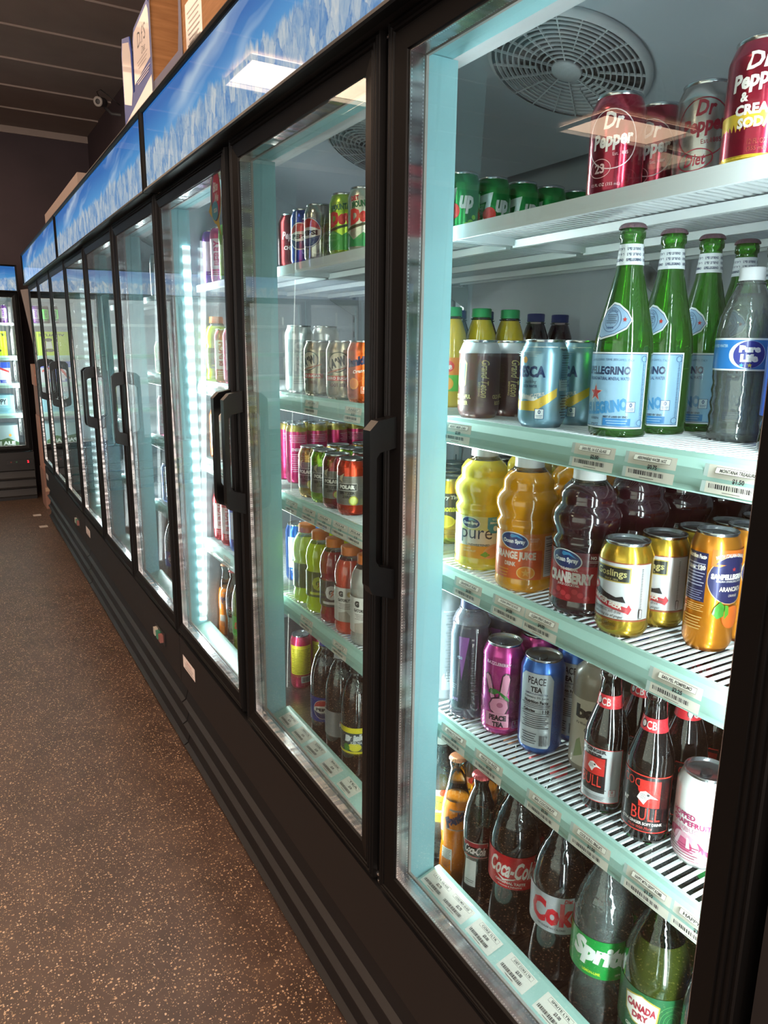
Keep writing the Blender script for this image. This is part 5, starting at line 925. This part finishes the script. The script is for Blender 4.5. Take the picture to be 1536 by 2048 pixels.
MB().add([(-.002, .165, 0), (-.002, -.165, 0), (-.002, -.165, .5), (-.002, -.165, .5), (-.002, -.138, .22), (-.002, -.115, .13), (-.002, -.05, .06), (-.002, .12, .03), (-.002, .155, .05), (-.002, .155, .5), (-.002, .165, .5)], [(0, 1, 2, 3, 4, 5, 6, 7, 8, 9, 10)], GB).build('printed_rim', t)
MB().box(.10, .25, -.10, -.02, .005, .36, mat('#d8c82a', .5)).build('yellow_pouch', t)
tag(t, 'tall open cardboard box with cut front beside the blue carton', 'box', 'boxes on top of the coolers')
def shipbox(y0, y1, h, lab_, label, x0=.037, dp=.34, base=CARD):
    t = empty('shipping_box', (x0, (y0+y1)/2, TOP)); wd = y1-y0
    MB().box(0, dp, -wd/2, wd/2, 0, h, base).build('box_body', t)
    prints(lab_, lambda u, v, e: (-e, -u, v), 'shipping_label', t, step=0, eps=.0004, rough=.6); tag(t, label, 'box', 'boxes on top of the coolers')
shipbox(1.58, 2.112, .60, [('r', -.24, -.10, .10, .24, '#d8cfc8'), ('lines', -.17, .17, .11, .10, 8, '#5a5250'), ('bars', -.17, .13, .08, .03, '#2a2624'), ('r', -.03, .20, .18, .42, '#d8cfc8'), ('bars', .05, .38, .12, .04, '#2a2624'), ('lines', .09, .29, .16, .09, 7, '#5a5250'), ('r', -.0, .05, .20, .24, '#3a3634'), ('r', .10, .15, .22, .27, '#3a3634')], 'large brown shipping box with white labels on the nearest cooler')
shipbox(3.98, 5.36, .19, [('lines', .1, .08, .5, .05, 3, '#8a7468'), ('r', -.5, -.3, .03, .10, '#b8a498')], 'long low tan box lying on the middle and farthest coolers', base=mat('#a08c80', .7))
# ------------------------------------------------------------------ camera on the wall, things in the far corner
t = empty('security_camera', (.62, 6.5, 2.76+ZB)); GC = mat('#4c4a4a', .45)
m = MB(); m.lathe([(0, 0), (.030, 0), (.034, .008), (.034, .085), (.028, .095), (0, .095)], GC, 24); b_ = m.build('camera_body', t); b_.rotation_euler = (0, PI/2+.2, PI+.9); b_.location = (.05, .03, .0)
m = MB(); m.lathe([(.020, 0), (.036, 0), (.036, .012), (.020, .012)], mat('#b4aca4', .5), 24); m.lathe([(0, .003), (.020, .003)], mat('#0c0c0e', .1), 20); l_ = m.build('lens_ring', t)
ax = Matrix.Rotation(PI+.9, 4, 'Z') @ Matrix.Rotation(PI/2+.2, 4, 'Y'); l_.rotation_euler = b_.rotation_euler; l_.location = Vector((.05, .03, 0)) + ax @ Vector((0, 0, .088))
MB().tube([(.05, .03, -.03), (.10, .03, -.07), (.172, .03, -.07)], .012, GC).build('wall_bracket', t)
MB().tube([(.02, .03, .03), (.0, .03, .07), (.03, .03, .09), (.10, .03, .05), (.17, .03, .0)], .004, mat('#1c1a1a', .5)).build('cable', t)
tag(t, 'grey security camera on a wall bracket near the ceiling corner', 'camera')
PCARD = mat('#a87a68', .8)
for j, (z0, z1, x0, x1) in enumerate([(0, .34, .02, .34), (.3405, .80, .025, .33), (.8005, 1.06, .03, .30), (1.0605, 1.235, .02, .31)]):
    t = empty('cardboard_box', ((x0+x1)/2, 6.98, z0)); wd = (x1-x0)/2
    MB().box(-wd, wd, -.15, .15, 0, z1-z0, PCARD if j % 2 else mat('#8e6a5c', .8)).build('box_body', t)
    MB().box(-wd*.98, wd*.98, -.1512, -.1504, (z1-z0)*.45, (z1-z0)*.55, mat('#b89a80', .4)).build('packing_tape', t)
    tag(t, ['pinkish cardboard box at the bottom of the corner stack', 'pinkish cardboard box, second from bottom in the corner stack', 'small cardboard box, third from bottom in the corner stack', 'flat cardboard box on top of the corner stack'][j], 'box', 'boxes in the far corner')
pn = [(-.02, 1.84), (.10, 1.86), (.12, 1.60), (.085, 1.236), (.06, 1.236)]
t = MB().add([(x, 6.90, z) for x, z in pn]+[(x, 6.906, z) for x, z in pn], [(0, 1, 2, 3, 4), (9, 8, 7, 6, 5)]+[(i, 5+i, 5+(i+1) % 5, (i+1) % 5) for i in range(5)], mat('#8e8480', .6)).build('paper_board')
tag(t, 'pale tilted board standing on the stacked boxes between the corner coolers', 'board')
for j, (x, y) in enumerate([(-.02, 6.60), (-.015, 6.15)]):
    o = MB().box(x-.09, x-.03, y-.035, y+.035, .0002, .0012, mat('#b8ada4', .7)).build('paper_scrap'); tag(o, 'small white paper scrap on the floor, %s the corner boxes' % ['nearest', 'farther from'][j], 'paper')
